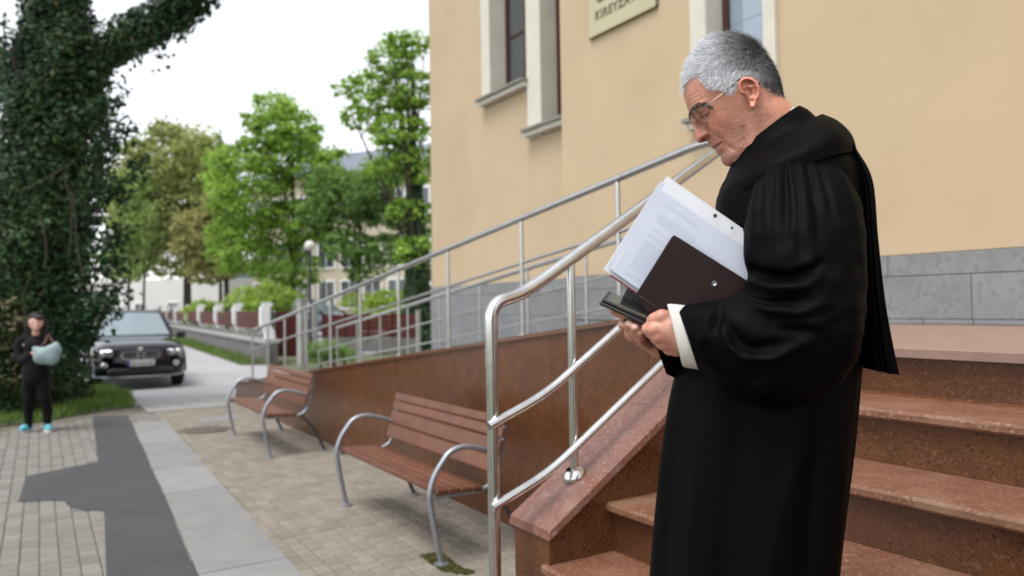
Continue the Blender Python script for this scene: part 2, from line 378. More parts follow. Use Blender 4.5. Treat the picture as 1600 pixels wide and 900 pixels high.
# manhole cover
mh = thing('manhole_cover', (manhole[0], manhole[1], 0), 'round rusty iron manhole cover set in the tan pavers', 'manhole cover')
G().add(*lathe([(.0, -.03), (.30, -.03), (.30, .002), (.265, .002), (.262, -.004), (0, -.004)], (manhole[0], manhole[1], 0), 28)).build('ring', M['rustiron'], mh)
g = G()
for i in range(-4, 5):
    for j in range(-4, 5):
        if math.hypot(i, j) < 4.4: g.add(*box(manhole[0]+i*.055-.018, manhole[0]+i*.055+.018, manhole[1]+j*.055-.018, manhole[1]+j*.055+.018, -.004, .003, .002))
g.build('raised_studs', M['rustiron'], mh)

# ---------------------------------------------------------------- stairs
NOS = [2.675, 2.335, 2.02, 1.745, 1.475, 1.175, .875, .575]; ZT = [1.44-.18*k for k in range(8)]
XL, XR = -2.21, 2.3
st = thing('stairs', (0, 1.5, 0), 'red granite staircase rising to the landing beneath the man in the black robe', 'stairs')
for k, (y, z) in enumerate(zip(NOS, ZT)):
    if k > 0:
        yb = NOS[k-1]+.05; x0 = XL if k < 4 else (XL-.02 if k == 4 else -2.235)
        for xa, xb in ((x0, .0), (.004, XR)):
            # slab with a rounded nosing
            pr = [(y+.008, z-.034), (y, z-.026), (y, z-.009), (y+.003, z-.003), (y+.009, z), (yb, z), (yb, z-.034)]
            n = len(pr); v = [(xa, a, b) for a, b in pr]+[(xb, a, b) for a, b in pr]
            mk('tread', v, [tuple(range(n))[::-1], tuple(range(n, 2*n))]+[(i, (i+1) % n, (i+1) % n+n, i+n) for i in range(n)], M['granite_tread'], st)
    zb = (ZT[k+1] if k < 7 else -.01)
    x0 = XL+.001 if k < 5 else -2.215
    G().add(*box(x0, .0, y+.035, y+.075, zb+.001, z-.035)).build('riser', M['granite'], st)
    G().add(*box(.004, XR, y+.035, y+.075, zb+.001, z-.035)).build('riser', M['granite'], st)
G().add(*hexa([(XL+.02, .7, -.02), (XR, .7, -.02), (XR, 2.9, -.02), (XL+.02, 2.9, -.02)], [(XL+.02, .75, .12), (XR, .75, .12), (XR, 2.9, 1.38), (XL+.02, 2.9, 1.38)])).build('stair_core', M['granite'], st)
# the three lowest steps close with a side panel
sd = [(1.505, -.02), (1.505, .5), (1.225, .5), (1.225, .32), (.925, .32), (.925, .14), (.625, .14), (.625, -.02)]
n = len(sd); v = [(-2.222, a, b) for a, b in sd]+[(-2.205, a, b) for a, b in sd]
mk('side_panel', v, [tuple(range(n)), tuple(range(n, 2*n))[::-1]]+[(i, (i+1) % n, (i+1) % n+n, i+n)[::-1] for i in range(n)], M['granite'], st)
# landing
ld = thing('landing', (-1, 4, 1.44), kind='structure')
xs = [-3.66, -2.9, -2.19, -1.1, 0, 1.1, 2.3]
for a, b in zip(xs[:-1], xs[1:]):
    for ya, yb in ((2.675, 3.5), (3.5, 4.35), (4.35, 5.19)):
        if a < -2.2 and ya < 2.9: ya = 2.96
        G().add(*box(a+.0015, b-.0015, ya+(.002 if ya > 2.7 else 0), yb-.002, 1.406, 1.44, .003)).build('landing_slab', M['granite_land'], ld)
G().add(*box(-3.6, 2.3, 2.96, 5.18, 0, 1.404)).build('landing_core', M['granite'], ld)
# cheek wall beside the stairs
CS = .645
capz = lambda y: .843+CS*(y-1.49)
ck = thing('cheek_wall', (-2.33, 2.2, 0), 'sloping red granite cheek wall with a slanted cap beside the stairs', 'wall')
v = [(-2.425, 1.51, -.02), (-2.21, 1.51, -.02), (-2.21, 2.955, -.02), (-2.425, 2.955, -.02)]
def cheek(x0, x1, y0, y1): return hexa([(x0, y0, -.02), (x1, y0, -.02), (x1, y1, -.02), (x0, y1, -.02)], [(x0, y0, capz(y0)-.031), (x1, y0, capz(y0)-.031), (x1, y1, capz(y1)-.031), (x0, y1, capz(y1)-.031)])
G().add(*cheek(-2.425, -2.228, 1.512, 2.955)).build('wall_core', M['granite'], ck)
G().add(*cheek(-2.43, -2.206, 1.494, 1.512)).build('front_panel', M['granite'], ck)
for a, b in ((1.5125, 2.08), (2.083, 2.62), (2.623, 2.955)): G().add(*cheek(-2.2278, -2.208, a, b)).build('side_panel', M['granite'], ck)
for a, b in ((1.485, 2.06), (2.062, 2.66), (2.662, 2.98)):
    c = hexa([(-2.455, a, capz(a)-.030), (-2.19, a, capz(a)-.030), (-2.19, b, capz(b)-.030), (-2.455, b, capz(b)-.030)], [(-2.452, a+.004, capz(a)), (-2.193, a+.004, capz(a)), (-2.193, b, capz(b)), (-2.452, b, capz(b))])
    G().add(*c).build('cap', M['granite_pale'], ck)
# ---------------------------------------------------------------- ramp
rtop = lambda x: min(1.514+.1135*(x+3.66), 1.56) if x < -2 else 1.5
rw_ = thing('ramp_wall', (-8, 3, 0), 'long red granite ramp wall rising behind the two benches', 'wall')
xs = list(np.arange(-14.1, -2.5, .98))+[-2.43]
for i, (a, b) in enumerate(zip(xs[:-1], xs[1:])):
    a2, b2 = a+.0015, b-.0015
    G().add(*hexa([(a2, 2.95, -.03), (b2, 2.95, -.03), (b2, 2.975, -.03), (a2, 2.975, -.03)], [(a2, 2.95, rtop(a)-.03), (b2, 2.95, rtop(b)-.03), (b2, 2.975, rtop(b)-.03), (a2, 2.975, rtop(a)-.03)])).build('panel', M['granite'], rw_)
    G().add(*hexa([(a2, 2.932, rtop(a)-.0295), (b2, 2.932, rtop(b)-.0295), (b2, 3.125, rtop(b)-.0295), (a2, 3.125, rtop(a)-.0295)], [(a2, 2.934, rtop(a)), (b2, 2.934, rtop(b)), (b2, 3.123, rtop(b)), (a2, 3.123, rtop(a))])).build('cap', M['granite'], rw_)
G().add(*hexa([(-14.1, 2.976, -.03), (-2.44, 2.976, -.03), (-2.44, 3.11, -.03), (-14.1, 3.11, -.03)], [(-14.1, 2.976, rtop(-14.1)-.031), (-2.44, 2.976, rtop(-2.44)-.031), (-2.44, 3.11, rtop(-2.44)-.031), (-14.1, 3.11, rtop(-14.1)-.031)])).build('wall_core', M['granite'], rw_)
G().add(*hexa([(-14.1, 3.112, -.03), (-3.665, 3.112, -.03), (-3.665, 4.5, -.03), (-14.1, 4.5, -.03)], [(-14.1, 3.112, rtop(-14.1)-.07), (-3.665, 3.112, 1.44), (-3.665, 4.5, 1.44), (-14.1, 4.5, rtop(-14.1)-.07)])).build('ramp', M['concrete'], kind='structure')
# ---------------------------------------------------------------- railings
hz = lambda x: 2.385+.1178*(x+3.65)
def rail(name, path, r, parent, m='steel_dull', seg=10): return G().add(*tube(path, r, seg)).build(name, M[m], parent, True, sharp=50)
fr = thing('ramp_railing', (-8, 3.03, 1.0), 'brushed steel railing along the top of the ramp wall above the benches', 'railing')
rail('handrail', fillet([(-13.2, 3.03, hz(-13.2)-.03), (-13.13, 3.03, hz(-13.13)), (-3.0, 3.03, hz(-3.0)), (-2.45, 3.03, hz(-3.0)+.01)], .06), .024, fr)
rail('middle_rail', [(-13.17, 3.03, hz(-13.17)-.315), (-3.0, 3.03, hz(-3.0)-.33)], .0125, fr)
for x in (-13.17, -12.16, -11.2, -10.16, -9.15, -8.12, -7.05, -5.97, -4.77, -3.66):
    rail('post', [(x, 3.03, rtop(x)), (x, 3.03, hz(x)-.02)], .0165, fr, seg=8)
    G().add(*lathe([(.0, 0), (.04, 0), (.04, .008), (.02, .016), (.0, .016)], (x, 3.03, rtop(x)), 12)).build('base_plate', M['steel_dull'], fr, True)
br = thing('back_ramp_railing', (-9, 4.4, 1.0), 'brushed steel three-bar railing on the inner side of the ramp, nearest the plinth', 'railing')
bz = lambda x: 1.27+.1195*(x+12.92)
rail('handrail', [(-12.95, 4.4, bz(-12.95)), (-3.7, 4.4, bz(-3.7))], .024, br)
for x in (-14.0, -12.95): pass
rail('middle_rail', [(-14.0, 4.4, bz(-14.0)-.32), (-3.7, 4.4, bz(-3.7)-.285)], .0125, br)
rail('lower_rail', [(-14.0, 4.4, bz(-14.0)-.56), (-3.7, 4.4, bz(-3.7)-.585)], .0125, br)
for x in (-12.93, -11.95, -10.95, -9.93, -8.92, -7.86, -6.82, -5.8, -4.75, -3.75): rail('post', [(x, 4.4, min(rtop(x)-.09, 1.43)), (x, 4.4, bz(x)-.02)], .0165, br, seg=8)
rail('post', [(-13.97, 4.4, .3), (-13.97, 4.4, bz(-14)-.32)], .0165, br, seg=8)
# stair handrail
HX = -2.335
sh = thing('stair_handrail', (HX, 1.35, 0), 'polished steel stair handrail with a bent newel post on the cheek wall', 'handrail')
rail('top_rail', fillet([(HX, 1.352, 1.40), (HX, 1.352, 1.625), (HX, 1.475, 1.657), (HX, 1.56, 1.702), (HX, 2.62, 1.702+.607*1.06), (HX, 3.3, 1.702+.607*1.06+.03)], .075, 8), .0235, sh, 'steel', 18)
rail('newel_post', [(HX, 1.352, 0), (HX, 1.352, 1.42)], .0215, sh, 'steel', 18)
rx = HX+.036
rail('middle_rail', fillet([(rx, 1.315, 1.205), (rx, 1.553, 1.296), (rx, 2.75, 1.296+.655*1.197)], .10, 7), .0155, sh, 'steel', 14)
rail('lower_rail', fillet([(rx, 1.325, .925), (rx, 1.567, 1.016), (rx, 2.75, 1.016+.655*1.183)], .10, 7), .0155, sh, 'steel', 14)
for py in (1.70, 2.62):
    zt = 1.702+.607*(py-1.56)
    rail('post', [(HX, py, capz(py)-.01), (HX, py, zt-.01)], .0165, sh, 'steel', 14)
    fl = G(); sl_ = np.array([0, 1, CS])/math.hypot(1, CS); nn = np.array([0, -CS, 1])/math.hypot(1, CS); c0 = np.array([HX, py, capz(py)])
    an = np.arange(20)*2*math.pi/20; V = []
    for rr, hh in ((.046, 0), (.046, .008), (.040, .018), (.022, .030), (.018, .034)):
        V += [c0+nn*hh+rr*(math.cos(a)*np.array([1, 0, 0])+math.sin(a)*sl_) for a in an]
    mk('base_flange', V, grid_faces(5, 20, True), M['steel'], sh, True, sharp=40)
# ---------------------------------------------------------------- the court building
bd = thing('court_building', (-4, 8, 0), 'ochre rendered public building with grey stone plinth and cream window surrounds', 'building')
YR, YL, YB = 5.2, 5.5, 17.
def wall_strip(x0, x1, z0, z1, yf, th=.34): return G().add(*box(x0, x1, yf, yf+th, z0, z1)).build('wall', M['render'], bd)
ZTOP = 10.5
# right (projecting) wall with one opening
for a in ((-7.27, -4.95, 1.93, ZTOP), (-4.30, 7.0, 1.93, ZTOP), (-4.95, -4.30, 1.93, 3.30), (-4.95, -4.30, 5.6, ZTOP)): wall_strip(*a, YR)
# left wall with two openings
for a in ((-11.4, -9.36, 1.93, ZTOP), (-8.40, -8.08, 1.93, ZTOP), (-7.4, -7.05, 1.93, ZTOP), (-9.36, -8.40, 1.93, 4.58), (-9.36, -8.40, 6.9, ZTOP), (-8.08, -7.4, 1.93, 3.9), (-8.08, -7.4, 6.4, ZTOP)): wall_strip(*a, YL)
G().add(*box(-11.4, -11.06, YL+.34, YB, 1.93, ZTOP)).build('side_wall', M['render'], bd)
G().add(*box(-11.38, 7, YB, YB+.3, 0, ZTOP)).build('back_wall', M['render'], bd)
G().add(*box(-11.7, 7.3, 4.9, YB+.5, ZTOP, ZTOP+.35)).build('roof', M['sill'], bd)
# plinth stones
pt = thing('plinth', (0, 0, 0)); pt.parent = bd; pt.location = (4, -8, 0)
def stones(x0, x1, yf, rows, w0):
    for k, (za, zb) in enumerate(rows):
        x = x0+(k % 2)*(-w0/2)
        while x < x1:
            a, b = max(x, x0), min(x+w0, x1)
            if b-a > .02:
                g_ = .002; bb = G().add(*obox(((a+b)/2, yf+.16, (za+zb)/2), (1, 0, 0), (0, 1, 0), (0, 0, 1), (b-a)/2-g_, .16, (zb-za)/2-g_, .004))
                bb.build('plinth_stone', M['plinth'], bd)
            x += w0
bpy.data.objects.remove(pt)
stones(-7.3, 7., 5.165, [(1.44, 1.475)], .33)
stones(-7.29, 7., 5.175, [(1.475, 1.775), (1.775, 1.925)], 1.15)
stones(-7.29, -3.66, 5.175, [(0, .5), (.5, 1.0), (1.0, 1.438)], 1.15)
stones(-11.43, -7.29, 5.475, [(0, .5), (.5, 1.0), (1.0, 1.475), (1.475, 1.775), (1.775, 1.925)], 1.05)
G().add(*box(-11.42, -11.1, 5.82, YB, 0, 1.925)).build('side_plinth', M['plinth'], bd)
# windows: surround, sill, frame, panes
def window(x0, x1, z0, z1, yf, tl, tr, depth, mull, zt=None, tz0=None, pale=False):
    w_ = thing('window', (x0, yf, z0)); w_.parent = bd; w_.location = Vector((x0, yf, z0))-bd.location
    zt = zt or z1+.18; tz0 = tz0 if tz0 is not None else z0
    if tl: G().add(*box(x0-tl, x0-.002, yf-.045, yf-.001, tz0, zt)).build('surround', M['trim'], w_)
    if tr: G().add(*box(x1+.002, x1+tr, yf-.045, yf-.001, tz0, zt)).build('surround', M['trim'], w_)
    G().add(*box(x0-tl+.002, x1+tr-.002, yf-.043, yf-.001, z1+.002, zt)).build('surround', M['trim'], w_)
    # reveal lining
    G().add(*box(x0-.001, x0+.008, yf-.04, yf+depth, z0, z1)).build('reveal', M['trim'], w_)
    G().add(*box(x1-.008, x1+.001, yf-.04, yf+depth, z0, z1)).build('reveal', M['trim'], w_)
    s = G(); s.add(*box(x0-tl-.03, x1+tr+.03, yf-.15, yf+depth, z0-.035, z0)); s.build('sill', M['sill'], w_)
    G().add(*box(x0-tl-.01, x1+tr+.01, yf-.11, yf-.001, z0-.10, z0-.036)).build('sill_moulding', M['trim'], w_)
    fy = yf+depth-.03; fw = .06
    f_ = G()
    f_.add(*box(x0+.009, x0+.009+fw, fy, fy+.06, z0+.001, z1-.001)); f_.add(*box(x1-.009-fw, x1-.009, fy, fy+.06, z0+.001, z1-.001))
    f_.add(*box(x0+.01+fw, x1-.01-fw, fy+.001, fy+.059, z0+.001, z0+fw)); f_.add(*box(x0+.01+fw, x1-.01-fw, fy+.001, fy+.059, z1-fw, z1-.001))
    fo = f_.build('frame', M['brown'], w_)
    xs_ = [x0+.01+fw]+mull+[x1-.01-fw]
    for m_ in mull: G().add(*box(m_-.028, m_+.028, fy-.008, fy+.05, z0+fw, z1-fw)).build('mullion', M['brown'], w_)
    zb_ = [z0+fw, z0+fw+(z1-z0)*.34, z0+fw+(z1-z0)*.68, z1-fw]
    for a, b in zip(xs_[:-1], xs_[1:]):
        for c, d in zip(zb_[:-1], zb_[1:]):
            G().add(*box(a+.002, b-.002, fy+.035, fy+.041, c+.002, d-.002)).build('pane', M['panesky'] if pale else M['pane'], w_)
        for c in ([] if pale else zb_[1:-1]): G().add(*box(a+.03, b-.03, fy+.02, fy+.05, c-.014, c+.014)).build('glazing_bar', M['brown'], w_)
    # blind room behind the glass
    G().add(*box(x0, x1, fy+.32, fy+.34, z0, z1)).build('curtain', M['curtain'], w_)
    return w_
M['curtain'] = mat('net_curtain', (.16, .155, .15), .9, (.10, .10, .10), 3)
M['panesky'] = mat('painted_sky_pane', (.32, .40, .50), .03, spec=1.0, coat=1.)  # sky reflection painted as a pale blue base colour
window(-9.36, -8.40, 4.58, 6.9, YL, .23, 0, .25, [-8.83])
window(-8.08, -7.4, 3.90, 6.4, YL, .31, 0, .24, [-7.7], tz0=3.78)
window(-4.95, -4.30, 3.30, 5.6, YR, .19, .12, .2, [], pale=True)
# ventilation of detail: name plate with raised letters
sg = thing('name_plate', (-6.145, YR, 4.54), 'pale yellow name plate with dark letters fixed to the ochre wall', 'sign')
M['plate'] = mat('plate_enamel', (.62, .57, .36), .4, (.58, .53, .34), 3); M['plate_edge'] = mat('plate_edge', (.22, .17, .09), .5)
M['letter'] = mat('plate_letter', (.16, .13, .085), .5)
G().add(*box(-6.68, -5.61, YR-.028, YR-.001, 4.54, 5.35)).build('plate', M['plate'], sg)
ed = G()
ed.add(*box(-6.683, -5.607, YR-.034, YR-.0005, 4.525, 4.539)); ed.add(*box(-6.683, -5.607, YR-.034, YR-.0005, 5.351, 5.365))
ed.add(*box(-5.609, -5.595, YR-.034, YR-.0005, 4.54, 5.35)); ed.build('rim', M['plate_edge'], sg)
def text_mesh(name, s, size, origin, xdir, zdir, m, parent, space=1., depth=.002, bold=0.):
    cu = bpy.data.curves.new(name, 'FONT'); cu.body = s; cu.size = size; cu.space_character = space; cu.extrude = depth; cu.offset = bold
    to = bpy.data.objects.new(name, cu); COL.objects.link(to)
    dg = bpy.context.evaluated_depsgraph_get(); me = bpy.data.meshes.new_from_object(to.evaluated_get(dg))
    COL.objects.unlink(to); bpy.data.objects.remove(to)
    xd, zd = np.asarray(xdir, float), np.asarray(zdir, float); nd = np.cross(xd, zd)
    co = np.array([v.co for v in me.vertices]); P = np.asarray(origin)+co[:, :1]*xd+co[:, 1:2]*zd+co[:, 2:3]*nd
    f = [tuple(p.vertices) for p in me.polygons]; bpy.data.meshes.remove(me)
    return mk(name, P, f, m, parent)
text_mesh('lettering', 'KIREYZATELA', .135, (-6.57, YR-.031, 4.70), (1, 0, 0), (0, 0, 1), M['letter'], sg, 1.12, bold=.003)
text_mesh('lettering', 'CBME', .20, (-6.55, YR-.031, 4.88), (1, 0, 0), (0, 0, 1), M['letter'], sg, 1.1, bold=.004)
text_mesh('lettering', 'ORSKA', .20, (-6.05, YR-.031, 4.88), (1, 0, 0), (0, 0, 1), M['letter'], sg, 1.0, bold=.004)

# ================================================================== BENCHES
def bench(x0, x1, label):
    """wooden slat bench, frames at x0 and x1, front feet at y about 2.12"""
    b = thing('park_bench', ((x0+x1)/2, 2.45, 0), label, 'bench', 'benches along the ramp wall')
    for i, fx in enumerate((x0, x1)):
        p = fillet([(fx, 2.145, .006), (fx, 2.10, .22), (fx, 2.063, .44), (fx, 2.10, .56), (fx, 2.205, .695), (fx, 2.30, .722), (fx, 2.44, .695), (fx, 2.60, .63)], .07, 5)
        G().add(*tube(p, .0185, 10)).build('armrest', M['galv'], b, True, sharp=60)
        G().add(*lathe([(0, 0), (.05, 0), (.05, .008), (.02, .014), (0, .014)], (fx, 2.145, .001), 14)).build('foot_plate', M['galv'], b, True, sharp=40)
        q = fillet([(fx, 2.10, .43), (fx, 2.45, .425), (fx, 2.545, .47), (fx, 2.60, .70), (fx, 2.635, .86)], .06, 4)
        G().add(*tube(q, .016, 8)).build('back_support', M['galv'], b, True, sharp=60)
        l = fillet([(fx, 2.47, .43), (fx, 2.62, .30), (fx, 2.755, .004)], .1, 4)
        G().add(*tube(l, .016, 8)).build('rear_leg', M['iron'], b, True, sharp=60)
        G().add(*lathe([(0, 0), (.045, 0), (.045, .008), (.018, .014), (0, .014)], (fx, 2.755, .001), 12)).build('foot_plate', M['galv'], b, True, sharp=40)
    a, c = x0-.02, x1+.035
    for k in range(5):          # seat slats, dipping towards the back
        y = 2.10+k*.085; z = .462-.006*k+(.0 if k else -.004); d = np.array([0, 1, -.07]); d /= np.linalg.norm(d); n = np.array([0, .07, 1])/np.linalg.norm([0, .07, 1])
        G().add(*obox(((a+c)/2, y+.038, z), (1, 0, 0), d, n, (c-a)/2, .0385, .017, .006)).build('seat_slat', M['wood'], b)
    up = np.array([0, .105, .36]); up /= np.linalg.norm(up); nn = np.cross(up, [1, 0, 0])
    for zc, h in ((.575, .052), (.687, .052), (.783, .034), (.853, .029)):
        y = 2.52+(zc-.526)*.27; G().add(*obox(((a+c)/2, y, zc), (1, 0, 0), nn, up, (c-a)/2, .015, h, .006)).build('back_slat', M['wood'], b)
    for fx in (x0+.02, x1-.0):
        for zc in (.853,):
            c0 = np.array([fx, 2.52+(zc-.526)*.27, zc])-np.array([0, .018, -.004])
            G().add(*lathe([(0, .0), (.013, .0), (.011, .007), (0, .009)], (0, 0, 0), 10)).build('bolt_cap', M['white'], b, True)
            bo = b.children[-1]
            co = np.array([v.co for v in bo.data.vertices])+np.array(b.location); R_ = np.array([[1, 0, 0], [0, 0, -1], [0, 1, 0]])
            for v, q in zip(bo.data.vertices, co@R_.T): v.co = Vector(q+c0)-Vector(b.location)
    return b
bench(-6.12, -4.37, 'brown slatted park bench beside the stair handrail')
bench(-10.36, -8.55, 'brown slatted park bench at the low end of the ramp wall')

# ================================================================== CARS
def car(name, loc, yaw, paint, label, plate=True):
    """compact SUV: nose along local -Y before turning; 4.55 x 1.85 x 1.67"""
    root = thing(name, loc, label, 'car'); root.rotation_euler = (0, 0, yaw)
    L0 = np.array(loc, float)
    # sections along the length: y, half width, sill z, shoulder z, roof z (body then glasshouse)
    S = [(-2.27, .50, .42, .66, .70), (-2.22, .70, .32, .78, .84), (-2.10, .84, .27, .86, .93), (-1.85, .90, .24, .90, .99), (-1.4, .925, .24, .94, 1.05), (-.95, .925, .24, .97, 1.09), (-.6, .925, .24, .99, 1.11),
         (0, .925, .24, 1.0, 1.12), (.8, .925, .24, 1.01, 1.12), (1.5, .92, .25, 1.03, 1.13), (2.0, .88, .30, 1.03, 1.12), (2.2, .82, .36, .98, 1.04), (2.28, .72, .45, .9, .92)]
    Sn = spline(S, 40); V = []
    ns = 17
    for y, hw, zs, sh, zt in Sn:
        pr = [(0, zs), (hw*.8, zs), (hw*.97, zs+.04), (hw*.995, zs+.16), (hw, (zs+sh)/2), (hw*.985, sh-.08), (hw*.95, sh), (hw*.72, zt-.012), (0, zt)]
        full = pr+[(-a, b) for a, b in pr[::-1][1:]]
        V += [(a, y, b) for a, b in full]
    f = grid_faces(40, ns); f += [tuple(range(ns))[::-1], tuple(39*ns+i for i in range(ns))]
    def part(nm, v, ff, m, smooth=True, sharp=35, parent=None):
        o = mk(nm, np.asarray(v, float), ff, m, None, smooth, sharp=sharp, loc=(0, 0, 0)); o.parent = parent or root; return o
    part('body', V, f, paint, sharp=38)
    # glasshouse
    ring = lambda y, hw, z: [(hw, y, z), (-hw, y, z)]
    A = [(-.78, .80, 1.07), (-.05, .63, 1.60), (.5, .64, 1.655), (1.3, .62, 1.63), (1.75, .60, 1.56), (2.12, .74, 1.09)]
    lo = [(-.78, .80, 1.05), (-.05, .82, 1.06), (.5, .83, 1.07), (1.3, .82, 1.08), (1.75, .80, 1.08), (2.12, .75, 1.08)]
    An, Ln = spline(A, 26), spline(lo, 26); V = []
    for a, l in zip(An, Ln):
        V += [(l[1], l[0], l[2]), (a[1]*1.02, a[0], a[2]-.03*(a[2] > 1.2)), (a[1]*.9, a[0], a[2]+.0), (0, a[0], a[2]+.02), (-a[1]*.9, a[0], a[2]), (-a[1]*1.02, a[0], a[2]-.03*(a[2] > 1.2)), (-l[1], l[0], l[2])]
    part('cabin', V, grid_faces(26, 7), paint, sharp=40)
    # panes, just proud of the cabin
    ws = [(-.72, .72, 1.10), (-.10, .575, 1.57)]
    part('windscreen', [(-.72, -.772, 1.105), (.72, -.772, 1.105), (.56, -.125, 1.585), (0, -.135, 1.612), (-.56, -.125, 1.585), (0, -.79, 1.115)], [(0, 5, 3, 4), (5, 1, 2, 3)], M['carglass'], False)
    for s in (-1, 1):
        for (ya, yb, yc, yd) in ((-.55, .42, .42, -.02), (.5, 1.3, 1.25, .5), (1.38, 1.92, 1.66, 1.33)):
            v = [(s*.845, ya, 1.10), (s*.85, yb, 1.11), (s*.672, yc, 1.575), (s*.672, yd, 1.565)]
            part('side_window', v, [(0, 1, 2, 3) if s > 0 else (3, 2, 1, 0)], M['carglass'], False)
        G_ = G().add(*obox((s*1.0, -.48, 1.08), (1, 0, 0), (0, 1, 0), (0, 0, 1), .10, .06, .075, .03)); part('mirror', np.vstack(G_.v), G_.f, M['carblack'])
        for wy in (-1.40, 1.42):
            t_ = lathe([(.0, -.11), (.20, -.11), (.30, -.115), (.345, -.09), (.352, 0), (.345, .09), (.30, .115), (.20, .11), (.0, .11)], (0, 0, 0), 28)
            v = np.asarray(t_[0])[:, [2, 0, 1]]+np.array([s*.80, wy, .352]); tw = part('wheel', v, t_[1], M['tyre'])
            t2 = lathe([(.0, .0), (.21, .0), (.225, .012), (.235, -.01)], (0, 0, 0), 24); v = np.asarray(t2[0])[:, [2, 0, 1]]*np.array([s, 1, 1])+np.array([s*.914, wy, .352]); part('rim', v, t2[1], M['galv'], parent=tw)
            an = np.linspace(-.05, math.pi+.05, 16); v = []
            for a in an: v += [(s*.90, wy+.40*math.cos(a), .352+.40*math.sin(a)), (s*.938, wy+.40*math.cos(a), .352+.40*math.sin(a)), (s*.938, wy+.45*math.cos(a), .352+.45*math.sin(a)), (s*.90, wy+.45*math.cos(a), .352+.45*math.sin(a))]
            part('wheel_arch', v, grid_faces(16, 4, True), M['carblack'])
        # headlamp cluster
        h_ = G().add(*obox((s*.67, -2.19, .77), (math.cos(.38), s*math.sin(.38), 0), (-s*math.sin(.38), math.cos(.38), 0), (0, 0, 1), .17, .05, .075, .025)); hl = part('headlight', np.vstack(h_.v), h_.f, M['lampglass'])
        for dx in (-.065, .075):
            q = lathe([(0, .012), (.045, .01), (.055, 0)], (0, 0, 0), 14); v = np.asarray(q[0])[:, [0, 2, 1]]*np.array([1, -1, 1])+np.array([s*.66+dx*math.cos(.38), -2.255+abs(.67+s*s*0)*0+s*dx*math.sin(.38)*.9*s*1.0, .772]); part('lamp_reflector', v, q[1], M['chrome'], parent=hl)
        q = lathe([(0, .01), (.05, .008), (.06, 0)], (0, 0, 0), 14); v = np.asarray(q[0])[:, [0, 2, 1]]*np.array([1, -1, 1])+np.array([s*.68, -2.262, .53]); part('fog_lamp', v, q[1], M['chrome'])
        # kidney grille half: chrome ring with a dark core
        for nm, k, m_, yo in (('grille_surround', 1., M['chrome'], 0), ('grille_opening', .80, M['carblack'], -.006)):
            an = np.arange(24)*2*math.pi/24; pr = [(np.sign(math.cos(a))*abs(math.cos(a))**.6, np.sign(math.sin(a))*abs(math.sin(a))**.6) for a in an]
            v = [(s*.205+p*.185*k, -2.262+yo+.05, .735+q_*.088*k) for p, q_ in pr]+[(s*.205+p*.176*k, -2.285+yo, .735+q_*.081*k) for p, q_ in pr]
            part(nm, v, grid_faces(2, 24, True)+[tuple(range(24, 48))], m_)
        for k in range(5): G_ = G().add(*obox((s*.205+(k-2)*.055, -2.293, .735), (1, 0, 0), (0, 1, 0), (0, 0, 1), (.005), .004, .055)); part('grille_bar', np.vstack(G_.v), G_.f, M['galv'], False)
    g_ = G().add(*obox((0, -2.235, .40), (1, 0, 0), (0, 1, 0), (0, 0, 1), .62, .06, .065, .03)); part('lower_intake', np.vstack(g_.v), g_.f, M['carblack'])
    g_ = G().add(*tube(spline([(-.86, -2.0, .30), (-.6, -2.22, .285), (0, -2.285, .28), (.6, -2.22, .285), (.86, -2.0, .30)], 20), .022, 8)); part('bumper_trim', np.vstack(g_.v), g_.f, M['galv'])
    g_ = G().add(*lathe([(0, .006), (.042, .004), (.045, 0)], (0, 0, 0), 18)); v = np.vstack(g_.v)[:, [0, 2, 1]]*np.array([1, -1, 1])+np.array([0, -2.262, .845]); part('emblem', v, g_.f, M['chrome'])
    if plate:
        g_ = G().add(*obox((0.0, -2.305, .565), (1, 0, 0), (0, 1, 0), (0, 0, 1), .26, .008, .06, .004)); pp = part('number_plate', np.vstack(g_.v), g_.f, M['white'], False)
        g_ = G().add(*obox((-.235, -2.314, .565), (1, 0, 0), (0, 1, 0), (0, 0, 1), .024, .003, .058)); part('country_band', np.vstack(g_.v), g_.f, M['euroblue'], False, parent=pp)
        tm = text_mesh('plate_letters', 'ZA 524 BL', .10, (-.19, -2.3145, .53), (1, 0, 0), (0, 0, 1), M['iron'], None, 1.0); tm.parent = pp
    for s in (-1, 1):
        g_ = G().add(*tube([(s*.60, -.05, 1.635), (s*.60, .2, 1.67), (s*.59, 1.3, 1.665), (s*.58, 1.5, 1.62)], .014, 6)); part('roof_rail', np.vstack(g_.v), g_.f, M['carblack'])
        g_ = G().add(*obox((s*.62, 2.27, .86), (1, 0, 0), (0, 1, 0), (0, 0, 1), .15, .03, .10, .02)); part('tail_light', np.vstack(g_.v), g_.f, M['redfence'])
    return root
M['carblack'] = mat('black_plastic', (.008, .008, .009), .45); M['tyre'] = mat('tyre_rubber', (.012, .012, .012), .8)
M['carglass'] = mat('car_glass', (.30, .36, .39), .03, metal=.55, spec=1., coat=1.); M['chrome'] = mat('chrome', (.7, .7, .7), .12, metal=1.)
M['lampglass'] = mat('lamp_glass', (.24, .26, .28), .06, spec=1., coat=1.); M['euroblue'] = mat('plate_blue', (.01, .03, .35), .4)
M['paint_navy'] = mat('navy_paint', (.003, .005, .011), .12, metal=.0, coat=.45, spec=.3); M['paint_blue'] = mat('grey_blue_paint', (.09, .12, .18), .2, metal=.3, coat=1.)
cw = gp(225, 606)
car('parked_car', (-20.0, 1.86, -.03), math.pi/2-.02, M['paint_navy'], 'dark navy SUV with wide chrome twin grille parked half behind the ivy tree')
cy = atD(498, 500, 34)
mk('yard', [(-60, 7.9, -.02), (-26.2, 8.6, -.02), (-25.5, 14, -.02), (-52, 30, -.02)], [(0, 1, 2, 3)], M['asphalt'], kind='structure')
